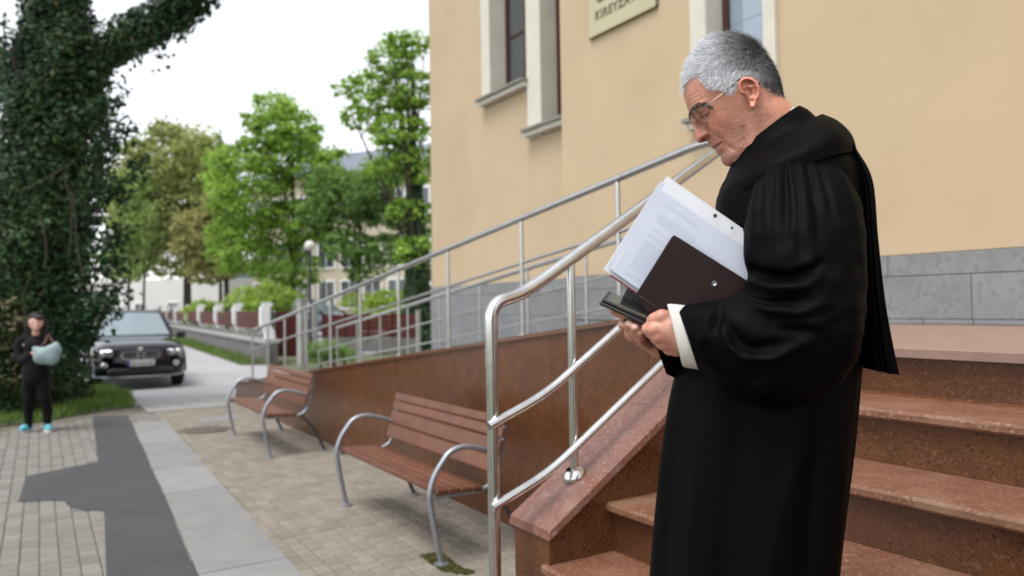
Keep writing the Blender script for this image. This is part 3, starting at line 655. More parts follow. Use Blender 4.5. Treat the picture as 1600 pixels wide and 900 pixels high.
car('yard_car', (cy[0], cy[1], .34), math.pi/2+.55, M['paint_blue'], 'grey-blue car behind the red-brown fence under the globe lamp', plate=False)
G().add(*box(cy[0]-4, cy[0]+4, cy[1]-3, cy[1]+4, -.08, .335)).build('raised_yard', M['asphalt'], kind='structure')

# ================================================================== FENCE LINE ALONG THE ROAD
P0 = np.array([-24.5, 6.0]); dr = np.array([-1, .047]); nrm = np.array([dr[1], -dr[0]])
def hit(px):
    d = ray(px, 480); t = (nrm@P0)/(nrm@d[:2]); return (d*t)[:2]
pts = [hit(p) for p in (415, 371, 341, 314, 294, 276.5, 263, 250)]
lw = thing('roadside_wall', (P0[0], P0[1], 0), 'low grey concrete wall carrying white fence posts along the road', 'wall')
ends = [np.array([-23.3, 5.95])]+pts+[np.array([-110, 10.1])]
dn = np.array([-dr[1], dr[0]])/np.linalg.norm(dr)
for a, b in zip(ends[:-1], ends[1:]):
    m_ = max(1, int(np.linalg.norm(b-a)/2.0))
    for k in range(m_):
        p, q = a+(b-a)*k/m_, a+(b-a)*(k+1)/m_; e = (q-p)/np.linalg.norm(q-p)*.012; p, q = p+e, q-e
        G().add(*prism([tuple(p+dn*.15), tuple(p-dn*.15), tuple(q-dn*.15), tuple(q+dn*.15)], -.05, .55+.02*rnd.random())).build('concrete_block', M['oldwall'], lw)
    G().add(*prism([tuple(a+dn*.21), tuple(a-dn*.21), tuple(b-dn*.21), tuple(b+dn*.21)], .575, .70)).build('coping', M['concrete'], lw)
sf = [(0, 'first white concrete fence post beside the red-brown gate')]
ordn = ['first', 'second', 'third', 'fourth', 'fifth', 'sixth', 'seventh', 'eighth']
for k, p in enumerate(pts):
    z0, h_ = .70, 1.12+.02*k
    ps = thing('fence_post', (p[0], p[1], z0), 'white S-shaped fence post on the roadside wall, %s from the red-brown gate' % ordn[k], 'post', 'white posts on the roadside wall')
    f_ = G()      # upright with a stepped foot leaning to the road
    v = []
    prof = [(0, .0), (0, .22), (.13, .42), (.13, h_-.16), (.05, h_-.10), (.05, h_-.04), (.13, h_)]
    for o_, z in prof:
        c = np.array([p[0], p[1]])+dn*(-.10+o_); e = dr/np.linalg.norm(dr)
        v += [(*(c+e*.15-dn*.14), z0+z), (*(c-e*.15-dn*.14), z0+z), (*(c-e*.15+dn*.14), z0+z), (*(c+e*.15+dn*.14), z0+z)]
    mk('upright', v, grid_faces(len(prof), 4, True)+[(len(v)-4, len(v)-3, len(v)-2, len(v)-1)], M['white'], ps)
for k, (a, b) in enumerate(zip(pts[:-1], pts[1:])):
    fp = thing('boarded_fence', ((a[0]+b[0])/2, (a[1]+b[1])/2, .7), 'red-brown boarded fence between the %s and %s white posts' % (ordn[k], ordn[k+1]), 'fence', 'red-brown fences between white posts')
    e = (b-a)/np.linalg.norm(b-a); a2, b2 = a+e*.18+dn*.05, b-e*.18+dn*.05
    for j in range(3):
        z = .98+j*.19; G().add(*prism([tuple(a2+dn*.02), tuple(a2-dn*.02), tuple(b2-dn*.02), tuple(b2+dn*.02)], z, z+.18)).build('board', M['redfence'], fp)
    G().add(*prism([tuple(a2+dn*.03), tuple(a2-dn*.03), tuple(b2-dn*.03), tuple(b2+dn*.03)], .70, .86)).build('bottom_rail', M['oldwall'], fp)
# red-brown gate, bins, concrete posts and the cross fence
ga = thing('metal_gate', (-25.2, 6.85, 0), 'red-brown sheet gate next to the pale concrete gatepost', 'gate')
a, b = gp(431, 560)[:2], gp(464, 560)[:2]; e = (b-a)/np.linalg.norm(b-a); n_ = np.array([-e[1], e[0]])
for k in range(4):
    p, q = a+(b-a)*k/4+e*.005, a+(b-a)*(k+1)/4-e*.005
    G().add(*prism([tuple(p), tuple(q), tuple(q+n_*.03), tuple(p+n_*.03)], .06, 1.50)).build('sheet', M['redfence'], ga)
G().add(*prism([tuple(a-n_*.02), tuple(b-n_*.02), tuple(b), tuple(a)], 1.44, 1.53)).build('top_bar', M['redfence'], ga)
for i, (px, py, top, wd, lb) in enumerate(((425, 562, 1.5, .17, 'grey-green concrete post between the last white post and the red-brown gate'), (473, 572, 1.84, .24, 'tall pale concrete gatepost right of the red-brown gate'), (492, 560, 1.7, .17, 'slim pale concrete post behind the globe lamp'), (654, 552, 1.45, .13, 'thin white post at the end of the red-brown fence by the plinth'))):
    c = gp(px, py); e_ = G()
    cp = thing('concrete_post', (c[0], c[1], 0), lb, 'post', None)
    G().add(*obox((c[0], c[1], top/2), (.97, .22, 0), (-.22, .97, 0), (0, 0, 1), wd/2, wd/2, top/2, .015)).build('shaft', M['oldwall'] if i == 0 else M['concrete'], cp)
    G().add(*obox((c[0], c[1], top+.02), (.97, .22, 0), (-.22, .97, 0), (0, 0, 1), wd/2+.012, wd/2+.012, .02, .01)).build('cap', M['concrete'], cp)
fe = thing('cross_fence', (-27, 10.3, 0), 'red-brown panel fence on a grey base in front of the yard car', 'fence')
a, b = atD(505, 530, 29.5)[:2], atD(652, 545, 27)[:2]; e = (b-a)/np.linalg.norm(b-a); n_ = np.array([-e[1], e[0]]); Ln_ = np.linalg.norm(b-a); m_ = 4
for k in range(m_):
    p, q = a+e*(Ln_*k/m_+.05), a+e*(Ln_*(k+1)/m_-.05)
    for j in range(4): G().add(*prism([tuple(p), tuple(q), tuple(q+n_*.03), tuple(p+n_*.03)], .52+j*.21, .715+j*.21)).build('board', M['redfence'], fe)
    G().add(*prism([tuple(p-e*.045-n_*.04), tuple(q+e*.045-n_*.04), tuple(q+e*.045+n_*.10), tuple(p-e*.045+n_*.10)], -.08, .50)).build('base_block', M['oldwall'], fe)
    pp = p-e*.05; G().add(*prism([tuple(pp-e*.04-n_*.03), tuple(pp+e*.04-n_*.03), tuple(pp+e*.04+n_*.06), tuple(pp-e*.04+n_*.06)], .501, 1.42)).build('post', M['redfence'], fe)
# globe lamp
lp = atD(484, 384, 24); lm = thing('street_lamp', (lp[0], lp[1], 0), 'dark lamp post with a white glass globe in front of the trees', 'street lamp')
G().add(*lathe([(0, 0), (.11, 0), (.11, .03), (.075, .08), (.07, .7), (.045, .8), (.038, lp[2]-.24), (.06, lp[2]-.2), (.085, lp[2]-.16), (0, lp[2]-.15)], (lp[0], lp[1], -.03), 16)).build('pole', M['iron'], lm, True, sharp=45)
an = np.linspace(-math.pi/2, math.pi/2, 18); G().add(*lathe([(max(0.16*math.cos(a), .001), .16*math.sin(a)) for a in an], (lp[0], lp[1], lp[2]), 24)).build('globe', M['globe'] if 'globe' in M else mat('opal_glass', (.82, .80, .74), .3), lm, True)
# small wayside lamp standards far along the road
M['greypole'] = mat('grey_pole', (.25, .26, .27), .6)
# ================================================================== FAR BUILDINGS
M['cream'] = mat('cream_render', (.62, .55, .41), .9, (.56, .49, .37), .3); M['palewall'] = mat('pale_render', (.74, .73, .70), .9, (.68, .67, .64), .3)
M['roofblue'] = mat('blue_grey_roof', (.20, .23, .29), .7, (.17, .2, .25), 1.); M['darkpane'] = mat('dark_pane', (.06, .07, .08), .1, spec=.8)
def far_block(name, a, b, z0, z1, depth, mw, rows, cols, label, roof=True, ww=1.0, wh=1.7, rz=2.4, roofm=None):
    a, b = np.asarray(a, float), np.asarray(b, float); e = (b-a)/np.linalg.norm(b-a); n_ = np.array([-e[1], e[0]]); Ln_ = np.linalg.norm(b-a)
    if n_@(a+b) < 0: n_ = -n_
    o = thing(name, (*((a+b)/2), 0), label, 'building')
    G().add(*prism([tuple(a), tuple(b), tuple(b+n_*depth), tuple(a+n_*depth)], -.1, z1)).build('wall', mw, o)
    if roof:
        v = [(*(a-e*.5-n_*.5), z1+.001), (*(b+e*.5-n_*.5), z1+.001), (*(b+e*.5+n_*(depth+.5)), z1+.001), (*(a-e*.5+n_*(depth+.5)), z1+.001), (*(a+e*3+n_*depth/2), z1+rz), (*(b-e*3+n_*depth/2), z1+rz)]
        mk('roof', v, [(3, 2, 1, 0), (0, 1, 5, 4), (1, 2, 5), (2, 3, 4, 5), (3, 0, 4)], roofm or M['roofblue'], o)
    for r in rows:
        for k in range(cols):
            s = Ln_*(k+.5)/cols; c = a+e*s-n_*.03
            w_ = G().add(*obox((*c, r+wh/2), (*e, 0), (*n_, 0), (0, 0, 1), ww/2+.12, .06, wh/2+.12)).build('window', M['white'], o)
            for s2 in (-1, 1): G().add(*obox((*(c-n_*.05+e*s2*ww*.255), r+wh/2), (*e, 0), (*n_, 0), (0, 0, 1), ww*.225, .03, wh/2-.04)).build('pane', M['darkpane'], w_)
    return o
far_block('far_building', atD(395, 470, 64)[:2], atD(720, 470, 56)[:2], 0, 12.2, 12, M['cream'], (1.6, 4.8, 8.4), 9, 'long cream school-like building behind the green trees', ww=1.5, wh=2.1, rz=3.0)
far_block('far_white_hall', atD(100, 480, 95)[:2], atD(352, 480, 86)[:2], 0, 5.2, 10, M['palewall'], (1.3,), 5, 'low white hall at the end of the road behind the olive tree', roof=False, ww=1.6, wh=1.2)
# hills on the skyline
hx = spline([(-330, 20, 8), (-330, 60, 16), (-320, 110, 34), (-300, 170, 42), (-270, 230, 30), (-240, 300, 20)], 40)
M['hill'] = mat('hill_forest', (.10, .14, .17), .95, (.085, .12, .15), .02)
v = [(p[0], p[1], -.5) for p in hx]+[(p[0], p[1], p[2]+3*math.sin(i*1.7)) for i, p in enumerate(hx)]+[(p[0]-60, p[1]+30, -.5) for p in hx]
mk('hills', v, grid_faces(3, 40), M['hill'], kind='structure', smooth=True)

# ================================================================== VEGETATION
M['bark'] = mat('bark', (.075, .06, .045), .9, (.045, .036, .028), 6, 6, bump=.6, bscale=14, dist=.03)
M['ivy'] = mat('ivy_leaf', (.020, .058, .020), .55, (.05, .098, .034), .8, 4, island=.6, trans=.15, spec=.22)
M['ivy_old'] = mat('ivy_leaf_yellowing', (.07, .085, .02), .5, island=.4, trans=.15)
def leafmat(n, c, isl=.45, tr=.5):
    c = tuple(min(a*3.3, .8) for a in c); return mat(n, c, .55, tuple(a*.72 for a in c), .35, 4, island=isl, trans=tr, spec=.3)
M['leaf_bright'] = leafmat('leaf_bright', (.13, .205, .034)); M['leaf_mid'] = leafmat('leaf_mid', (.092, .15, .04)); M['leaf_olive'] = leafmat('leaf_olive', (.165, .185, .062)); M['leaf_brown'] = leafmat('leaf_brown', (.155, .15, .058))
M['leaf_hedge'] = leafmat('leaf_hedge', (.14, .20, .032)); M['leaf_pale'] = leafmat('leaf_pale', (.16, .21, .07)); M['leaf_dark'] = leafmat('leaf_dark', (.03, .055, .025))
def quads(P, N, size, rs, elong=1.5):
    """leaf faces at P, facing about N (unit), as folded diamonds"""
    n = len(P); t = rs.normal(size=(n, 3)); t -= N*(t*N).sum(1)[:, None]; t /= np.linalg.norm(t, axis=1)[:, None]+1e-9; b = np.cross(N, t)
    s = size*rs.uniform(.6, 1.3, n)[:, None]
    V = np.stack([P-t*s*elong*.5, P+b*s*.42-N*s*.12, P+t*s*elong*.5, P-b*s*.42-N*s*.12], 1).reshape(-1, 3)
    i = np.arange(n)[:, None]*4
    return V, np.hstack([np.hstack([i, i+1, i+2]), np.hstack([i, i+2, i+3])]).reshape(-1, 3).tolist()
def unit(n, rs): v = rs.normal(size=(n, 3)); return v/np.linalg.norm(v, axis=1)[:, None]
def crown_points(ells, nclump, nleaf, rs, spread=.34):
    """clumps on and inside ellipsoids; leaves round each clump. returns points, clump centres"""
    vol = np.array([e[1][0]*e[1][1]*e[1][2] for e in ells])**(2/3); vol /= vol.sum(); C_ = []; R_ = []
    for e, w_ in zip(ells, vol):
        k = max(3, int(nclump*w_)); u = unit(k, rs); r = rs.uniform(.45, 1.0, k)**.5
        C_.append(np.asarray(e[0])+u*r[:, None]*np.asarray(e[1])); R_ += [min(e[1])*spread*f_ for f_ in rs.uniform(.6, 1.35, k)]
    C_ = np.vstack(C_); R_ = np.array(R_); pr = R_**2; pr /= pr.sum(); ix = rs.choice(len(C_), nleaf, p=pr)
    u = unit(nleaf, rs)*np.array([1.2, 1.2, .6]); r = np.abs(rs.normal(size=nleaf))*.62
    Q = C_[ix]+u*(R_[ix]*r)[:, None]; nb = int(nleaf*.22); kk = rs.choice(len(ells), nb, p=vol); E0 = np.array([e[0] for e in ells])[kk]; E1 = np.array([e[1] for e in ells])[kk]
    Q[:nb] = E0+unit(nb, rs)*E1*(rs.rand(nb, 1)**.4)*1.02
    return Q, C_, u
def tree(name, label, base, trunk, rad, ells, nclump, nleaf, size, mt, seed, group=None, spread=.34, limbs=10, extra=None):
    rs = np.random.RandomState(seed); o = thing(name, base, label, 'tree', group)
    tp = spline([np.asarray(base)+np.asarray(t) for t in trunk], 14); rr = np.linspace(rad, rad*.25, 14); rr[0] *= 1.35
    tr = G().add(*tube(tp, rr, 10)).build('trunk', M['bark'], o, True)
    P, C_, u = crown_points(ells, nclump, nleaf, rs, spread)
    top = tp[-1]
    for c in C_[rs.choice(len(C_), min(limbs, len(C_)), replace=False)]:
        k = rs.randint(5, 13); a = tp[k]; mid = (a+c)/2+np.array([0, 0, -.06*np.linalg.norm(c-a)])
        G().add(*tube(spline([a, mid, c], 7), np.linspace(rr[k]*.55, rr[k]*.12, 7), 6)).build('limb', M['bark'], tr, True)
    N = unit(nleaf, rs)+u*.5+np.array([0, 0, .45]); N /= np.linalg.norm(N, axis=1)[:, None]
    mk('crown', *quads(P, N, size, rs), mt, o)
    if extra: extra(o, rs, tp, rr)
    return o
def EL(px, py, D, rx, ry, rz): return (atD(px, py, D), (rx, ry, rz))
def s_(D): return D/FPX
# broad bright tree in front of the cream building
D = 38.; k = s_(D); b = atD(455, 500, D); b[2] = -.05; H = lambda py: (atD(455, py, D)[2])
tree('leafy_tree', 'tall bright green tree with an open airy top in front of the cream building', b, [(0, 0, 0), (.05, .1, 3.2), (-.1, .2, 6.4), (.1, 0, 10.2)], .22,
     [EL(385, 300, D-1, 1.7, 2.0, 2.5), EL(375, 380, D-1, 1.6, 1.7, 1.5), EL(440, 205, D, 1.9, 1.9, 1.5), EL(470, 250, D, 1.9, 2.0, 1.4), EL(430, 165, D, 1.1, 1.1, .8), EL(465, 350, D, 1.7, 1.7, 1.3), EL(450, 420, D, 1.8, 1.8, 1.0), EL(350, 250, D, .9, 1.0, .9), EL(512, 290, D, 1.0, 1.3, 1.0)], 300, 40000, .15, M['leaf_bright'], 11, limbs=26, spread=.25)
D = 36.; b = atD(560, 500, D); b[2] = -.05
tree('leafy_tree', 'mid green young tree between the globe lamp and the ivied trunk', b, [(0, 0, 0), (.1, 0, 2.5), (0, .1, 5.2), (0, 0, 8)], .14,
     [EL(515, 285, D, 1.1, 1.2, .8), EL(575, 285, D, 1.4, 1.4, .7), EL(620, 270, D, 1.1, 1.2, .8), EL(560, 310, D, 1.9, 1.7, 1.0), EL(500, 330, D, 1.0, 1.1, .8), EL(640, 350, D, 1.0, 1.1, .9), EL(600, 330, D, 1.4, 1.5, .8), EL(545, 385, D, 1.4, 1.4, .8), EL(610, 390, D, 1.3, 1.3, .8), EL(535, 345, D, 1.0, 1.2, .8), EL(575, 425, D, 1.1, 1.1, .5)], 290, 25000, .15, M['leaf_mid'], 12, limbs=16, spread=.28)
D = 29.; b = atD(652, 500, D); b[2] = -.05
def ivied(o, rs, tp, rr):
    n = 5200; i = rs.randint(0, 10, n); f_ = rs.rand(n)[:, None]; c = tp[i]*(1-f_)+tp[i+1]*f_; an = rs.rand(n)*6.283
    d = np.stack([np.cos(an), np.sin(an), rs.normal(size=n)*.2], 1); P = c+d*(rr[i]+rs.uniform(.02, .42, n)*(1-i/14))[:, None]
    N = d+unit(n, rs)*.7; N /= np.linalg.norm(N, axis=1)[:, None]; mk('ivy', *quads(P, N, .15, rs), M['leaf_dark'], o)
tree('leafy_tree', 'tall slender tree with an ivy-clad trunk close to the corner of the ochre building', b, [(0, 0, 0), (0, .05, 3.), (-.1, 0, 6.), (-.05, 0, 10.9)], .26,
     [EL(610, 90, D, .9, .9, .7), EL(580, 130, D, .9, .9, .6), EL(640, 140, D, 1.1, 1.0, .8), EL(565, 185, D, .8, .9, .55), EL(625, 210, D, 1.2, 1.2, .8), EL(590, 160, D, .8, 1, .6), EL(640, 70, D, .8, .9, .6), EL(655, 260, D, 1., 1., .7), EL(600, 260, D, 1.0, 1., .5), EL(655, 390, D, .8, .9, .7), EL(540, 140, D, .4, .5, .4), EL(640, 330, D, .8, 1, .5)], 260, 15000, .13, M['leaf_bright'], 13, limbs=34, extra=ivied, spread=.28)
D = 56.; b = atD(293, 500, D); b[2] = -.05
tree('leafy_tree', 'large olive green tree with a drooping crown at the end of the roadside wall', b, [(0, 0, 0), (0, 0, 4), (.2, 0, 9), (-.3, .5, 14)], .34,
     [EL(275, 250, D, 3.4, 3.2, 2.6), EL(230, 330, D, 2.6, 2.6, 3.0), EL(295, 330, D, 3.0, 3.0, 3.2), EL(270, 400, D, 2.6, 2.6, 1.6), EL(215, 270, D, 1.8, 2, 1.8), EL(195, 330, D, 1.5, 1.6, 2.2), EL(205, 400, D, 1.5, 1.6, 1.6), EL(310, 230, D, 1.7, 1.8, 1.7), EL(260, 205, D, 1.3, 1.3, 1.2)], 400, 44000, .2, M['leaf_olive'], 14, limbs=18, spread=.24)
D = 47.; b = atD(352, 500, D); b[2] = -.05
tree('leafy_tree', 'brownish green low tree between the olive tree and the bright tree', b, [(0, 0, 0), (0, .1, 2), (.2, 0, 4.5), (0, 0, 7)], .24,
     [EL(325, 370, D, 1.9, 1.9, 1.8), EL(350, 330, D, 1.5, 1.5, 1.4), EL(345, 410, D, 2.0, 2.0, 1.1), EL(320, 425, D, 1.5, 1.5, .8)], 150, 15000, .18, M['leaf_brown'], 15, limbs=12, spread=.26)
for i, (px, lb) in enumerate(((201, 'thin pale birch nearest the parked SUV, behind its roof'), (225, 'thin pale birch standing just right of its twin behind the SUV'))):
    D = 50.+3*i; b = atD(px, 500, D); b[2] = -.05
    tree('birch_tree', lb, b, [(0, 0, 0), (.05, 0, 3), (0, .1, 6), (.1, 0, 9)], .11, [EL(px-12, 400, D, 1.2, 1.2, 1.4), EL(px+6, 350, D, 1.2, 1.2, 1.6), EL(px-8, 300, D, 1.0, 1.0, 1.5), EL(px-18, 430, D, .8, .8, .5)], 110, 8000, .18, M['leaf_pale'], 21+i, 'birches at the road end', limbs=8)
D = 70.; b = atD(345, 500, D); b[2] = -.05
tree('spruce_tree', 'dark pointed spruce tip behind the olive tree', b, [(0, 0, 0), (0, 0, 5), (0, 0, 11), (0, 0, 17)], .2, [EL(342, 215, D, .5, .5, 1.2), EL(342, 245, D, 1.2, 1.2, 1.2), EL(342, 290, D, 1.9, 1.9, 1.6), EL(342, 350, D, 2.4, 2.4, 2.0)], 40, 4200, .25, M['leaf_dark'], 31, limbs=6)
# clipped and loose bushes behind the roadside wall
def bush(label, ells, n, size, mt, seed):
    c = np.mean([e[0] for e in ells], 0); rs = np.random.RandomState(seed); o = thing('bush', (c[0], c[1], 0), label, 'bush')
    P, C_, u = crown_points(ells, int(n/90), n, rs, .42); N = u+unit(n, rs)*.6+np.array([0, 0, .5]); N /= np.linalg.norm(N, axis=1)[:, None]
    P[:, 2] = np.maximum(P[:, 2], .02); mk('foliage', *quads(P, N, size, rs), mt, o)
    for j in range(9):
        q = C_[rs.randint(len(C_))]; a = np.array([c[0]+rs.uniform(-.4, .4), c[1]+rs.uniform(-.4, .4), 0]); G().add(*tube(spline([a, (a+q)/2+[0, 0, .2], q], 5), np.linspace(.03, .008, 5), 5)).build('stem', M['bark'], o)
bush('rounded yellow-green bush behind the white posts and the globe lamp', [EL(390, 468, 30, .8, .9, .6), EL(420, 466, 30, 1.1, 1., .62), EL(448, 470, 30, .7, .8, .5), EL(410, 490, 30, 1.3, 1, .7)], 9000, .085, M['leaf_hedge'], 41)
bush('small yellow-green clipped bush further along the roadside wall', [EL(318, 478, 42, .7, .7, .45), EL(332, 480, 42, .6, .6, .4), EL(310, 492, 42, 1., .8, .6)], 3500, .10, M['leaf_hedge'], 42)
bush('loose green shrub row between the yard car and the plinth corner', [EL(560, 470, 35, .9, .9, .4), EL(605, 468, 34, 1.0, .9, .5), EL(650, 466, 33, .9, .9, .5), EL(590, 490, 34, 1.6, .9, .6), EL(640, 490, 33, 1.3, .9, .6)], 8000, .10, M['leaf_hedge'], 43)
bush('low green clump beside the pale gatepost, seen through the ramp railing', [EL(505, 545, 20, .5, .5, .25), EL(530, 548, 20, .4, .4, .2)], 2200, .06, M['leaf_mid'], 44)
# ---------------------------------------------------------------- the ivy tree by the road
rs = np.random.RandomState(5); D = 13.1
cpx = [(38, 640), (38, 560), (44, 470), (56, 380), (70, 290), (84, 200), (94, 120), (92, 50), (84, -60), (82, -200), (90, -420)]
cr = [1.05, .98, .96, .95, .93, .84, .70, .56, .48, .42, .3]          # outline radius with ivy
tp = np.array([atD(x, y, D) for x, y in cpx]); tp[0][2] = -.05
tps = spline(tp, 60); crs = np.interp(np.linspace(0, 1, 60), np.linspace(0, 1, len(cr)), cr)
iv = thing('ivy_tree', (tp[0][0], tp[0][1], 0), 'huge old tree trunk smothered in dark ivy behind the woman', 'tree')
trk = G().add(*tube(tps, crs*.62, 18)).build('trunk', M['bark'], iv, True)
br1 = spline([atD(120, 120, D), atD(165, 80, D-.1), atD(215, 50, D-.3), atD(262, 24, D-.5), atD(300, -6, D-.6), atD(345, -70, D-.7)], 22)
br2 = spline([atD(60, 190, D), atD(20, 130, D+.2), atD(-30, 80, D+.4), atD(-110, 20, D+.6)], 14)
for b_, r0 in ((br1, .24), (br2, .26)): G().add(*tube(b_, np.linspace(r0, r0*.55, len(b_)), 10)).build('branch', M['bark'], trk, True)
Ps = []; Ns = []
def coat(path, rads, n, lo, hi, lump):
    i = rs.randint(0, len(path)-1, n); f_ = rs.rand(n)[:, None]; c = path[i]*(1-f_)+path[i+1]*f_; r = rads[i]
    t = path[i+1]-path[i]; t /= np.linalg.norm(t, axis=1)[:, None]; d = unit(n, rs); d -= t*(d*t).sum(1)[:, None]; d /= np.linalg.norm(d, axis=1)[:, None]
    # lumpy ivy: outer radius varies with place
    ph = np.sin(c[:, 2]*2.1+3*np.arctan2(d[:, 1], d[:, 0]))+.8*np.sin(c[:, 2]*4.3-5*np.arctan2(d[:, 1], d[:, 0])+1)+.6*np.sin(c[:, 2]*7.9+8*np.arctan2(d[:, 1], d[:, 0]))
    k = rs.uniform(lo, hi, n)*(1+lump*ph)
    Ps.append(c+d*(r*k)[:, None]); q = d+unit(n, rs)*.75+np.array([0, 0, .25]); Ns.append(q/np.linalg.norm(q, axis=1)[:, None])
coat(tps[:52], crs[:52], 32000, .64, 1.03, .085)
coat(br1, np.full(22, .27), 3800, .75, 1.35, .12); coat(br2, np.full(14, .30), 2400, .7, 1.4, .12)
P = np.vstack(Ps); N = np.vstack(Ns)
mk('ivy_foliage', *quads(P, N, .092, rs, 1.2), M['ivy'], iv)
sel = rs.choice(len(P), 1500, replace=False); sel = sel[np.sin(P[sel, 2]*1.3+P[sel, 1]*2) > .1]
mk('yellowing_leaves', *quads(P[sel]+N[sel]*.03, N[sel], .085, rs, 1.2), M['ivy_old'], iv)
# hanging and side sprigs, mostly on the right-hand side
SP = []; SN = []
tw = [((150, 330), (205, 270), (245, 235)), ((150, 250), (185, 215), (222, 190)), ((140, 190), (170, 165), (205, 140)), ((150, 120), (180, 130), (205, 145)), ((150, 390), (180, 370), (195, 350)), ((150, 470), (180, 460), (190, 440)), ((125, 510), (150, 495), (170, 475)), ((120, 300), (175, 300), (200, 320)), ((225, 45), (240, 60), (255, 95)), ((205, 60), (213, 75), (222, 110)), ((270, 25), (280, 40), (286, 60)), ((250, 30), (262, 45), (262, 52)), ((40, 150), (20, 90), (22, 40)), ((30, 100), (8, 60), (5, 20)), ((150, 425), (175, 415), (192, 405))]
for a, m_, e in tw:
    q = spline([atD(*a, D-.7), atD(*m_, D-.75), atD(*e, D-.8)], 8); G().add(*tube(q, np.linspace(.022, .006, 8), 5)).build('twig', M['bark'], trk)
    n = 60; i = rs.randint(0, 7, n); SP.append(q[i]+rs.normal(size=(n, 3))*np.array([.11, .11, .10])); SN.append(unit(n, rs))
    if a[0] < 160 and a[1] > 150:
        n = 190; i = rs.randint(0, 5, n); SP.append(q[i]+rs.normal(size=(n, 3))*np.array([.2, .2, .19])*(1-i[:, None]*.10)); SN.append(unit(n, rs))
SP = np.vstack(SP); mk('ivy_sprigs', *quads(SP, np.vstack(SN), .08, rs, 1.3), M['ivy'], iv)
M['vine'] = mat('dry_vine', (.085, .07, .05), .9)
for a in ([(25, 300), (60, 285), (100, 262), (118, 250)], [(112, 300), (118, 340), (120, 385), (130, 430)], [(100, 270), (112, 330), (108, 400)], [(60, 330), (72, 380), (70, 420)], [(30, 560), (45, 520), (35, 470), (48, 430)], [(20, 600), (28, 540), (18, 490)], [(55, 600), (62, 560), (52, 500)]):
    q = spline([atD(x, y, D-.98) for x, y in a], 12); G().add(*tube(q, .010, 6)).build('vine_stem', M['vine'], trk)
# dry stems and undergrowth at the foot
un = G()
ug = [EL(20, 590, D-1.2, .45, .5, .5), EL(90, 560, D-1.0, .3, .4, .5), EL(0, 540, D-1., .5, .5, .7), EL(105, 520, D-.9, .28, .4, .45)]
Pq, _, u_ = crown_points(ug, 40, 3600, rs, .5); Pq[:, 2] = np.maximum(Pq[:, 2], .02); mk('undergrowth', *quads(Pq, unit(3600, rs), .075, rs), M['ivy'], iv)
Pq, _, u_ = crown_points([EL(10, 520, D-1.25, .4, .3, .6), EL(30, 575, D-1.3, .3, .3, .4)], 24, 900, rs, .5); mk('dry_leaves', *quads(Pq, unit(900, rs), .07, rs), mat('dry_leaf', (.15, .13, .06), .7, island=.4, trans=.2), iv)
# ---------------------------------------------------------------- grass
gpoly = pl((-60, 690), (0, 666), (60, 660), (115, 650), (150, 643), (212, 635), (200, 618), (170, 606), (140, 603), (90, 605), (-60, 615))
G().add(*prism(gpoly, -.06, -.005)).build('verge_soil', M['soil'], kind='structure')
def blades(poly, n, h, seed, name):
    rs = np.random.RandomState(seed); x0, y0 = np.min(poly, 0); x1, y1 = np.max(poly, 0); P = []
    while len(P) < n:
        q = (rs.uniform(x0, x1), rs.uniform(y0, y1))
        if inpoly(q, poly): P.append(q)
    P = np.array(P); a = rs.rand(n)*6.283; d = np.stack([np.cos(a), np.sin(a)], 1)*.011; hh = h*rs.uniform(.45, 1.25, n)*(1+.45*np.sin(P[:, 0]*2.1)*np.sin(P[:, 1]*2.7)); l = rs.normal(size=(n, 2))*h*.35
    V = np.zeros((n, 3, 3)); V[:, 0, :2] = P-d; V[:, 1, :2] = P+d; V[:, :2, 2] = -.01; V[:, 2, :2] = P+l; V[:, 2, 2] = hh
    return mk(name, V.reshape(-1, 3), np.arange(3*n).reshape(-1, 3).tolist(), M['grass'], kind='stuff', label=None)
g1 = blades(gpoly, 15000, .15, 51, 'grass'); tag(g1, 'bright green tufted grass around the foot of the ivy tree', 'grass')
va, vb = np.array([-22.8, 5.75]), np.array([-75, 8.2])
vp = [tuple(va), tuple(vb), tuple(vb+np.array([0, -.9])), tuple(va+np.array([-.6, -.7]))]
G().add(*prism(vp, -.06, -.012)).build('verge_soil', M['soil'], kind='structure')
g2 = blades(vp, 9000, .16, 52, 'grass'); tag(g2, 'rough grass strip along the foot of the roadside wall', 'grass')
yp = [tuple(gp(x, y)[:2]) for x, y in ((485, 545), (560, 545), (555, 566), (486, 570))]
g3 = blades(yp, 2500, .12, 53, 'grass'); tag(g3, 'small lawn seen through the ramp railing', 'grass')

mp = pl((655, 868), (690, 862), (716, 884), (742, 893), (735, 899), (690, 893))
M['moss'] = mat('moss', (.13, .13, .03), .9, island=.3)
g4 = blades(mp, 1400, .012, 54, 'moss'); g4.data.materials[0] = M['moss']; tag(g4, 'patch of yellow-green moss by the foot of the bench beside the handrail', 'moss')

# ================================================================== THE MAN IN THE ROBE
# his own frame: O on his middle plane, FA = where he faces, LA = his left (towards the camera), up = world up
_d = ray(1190, 472); O_M = CAMP+_d*.0013
_b = -_d.copy(); _b[2] = 0; _b /= np.linalg.norm(_b)
TURN = math.radians(7)            # turned so that a little of his front shows
LA = np.array([_b[0]*math.cos(TURN)-_b[1]*math.sin(TURN), _b[0]*math.sin(TURN)+_b[1]*math.cos(TURN), 0])
FA = np.cross(np.array([0, 0, 1.]), LA)*-1.
if FA@RGT > 0: FA = -FA
def MP(x, y, l=0.):               # photo pixel -> point on his plane at offset l towards the camera
    d = ray(x, y); p0 = O_M+LA*l; return CAMP+d*(((p0-CAMP)@LA)/(d@LA))
man = thing('person', (O_M[0], O_M[1], .54), 'grey-haired man with glasses in a long black robe looking down on the stairs', 'person')
CP = .0013/3.913                   # metres per pixel of the face study (3.913 x enlarged)
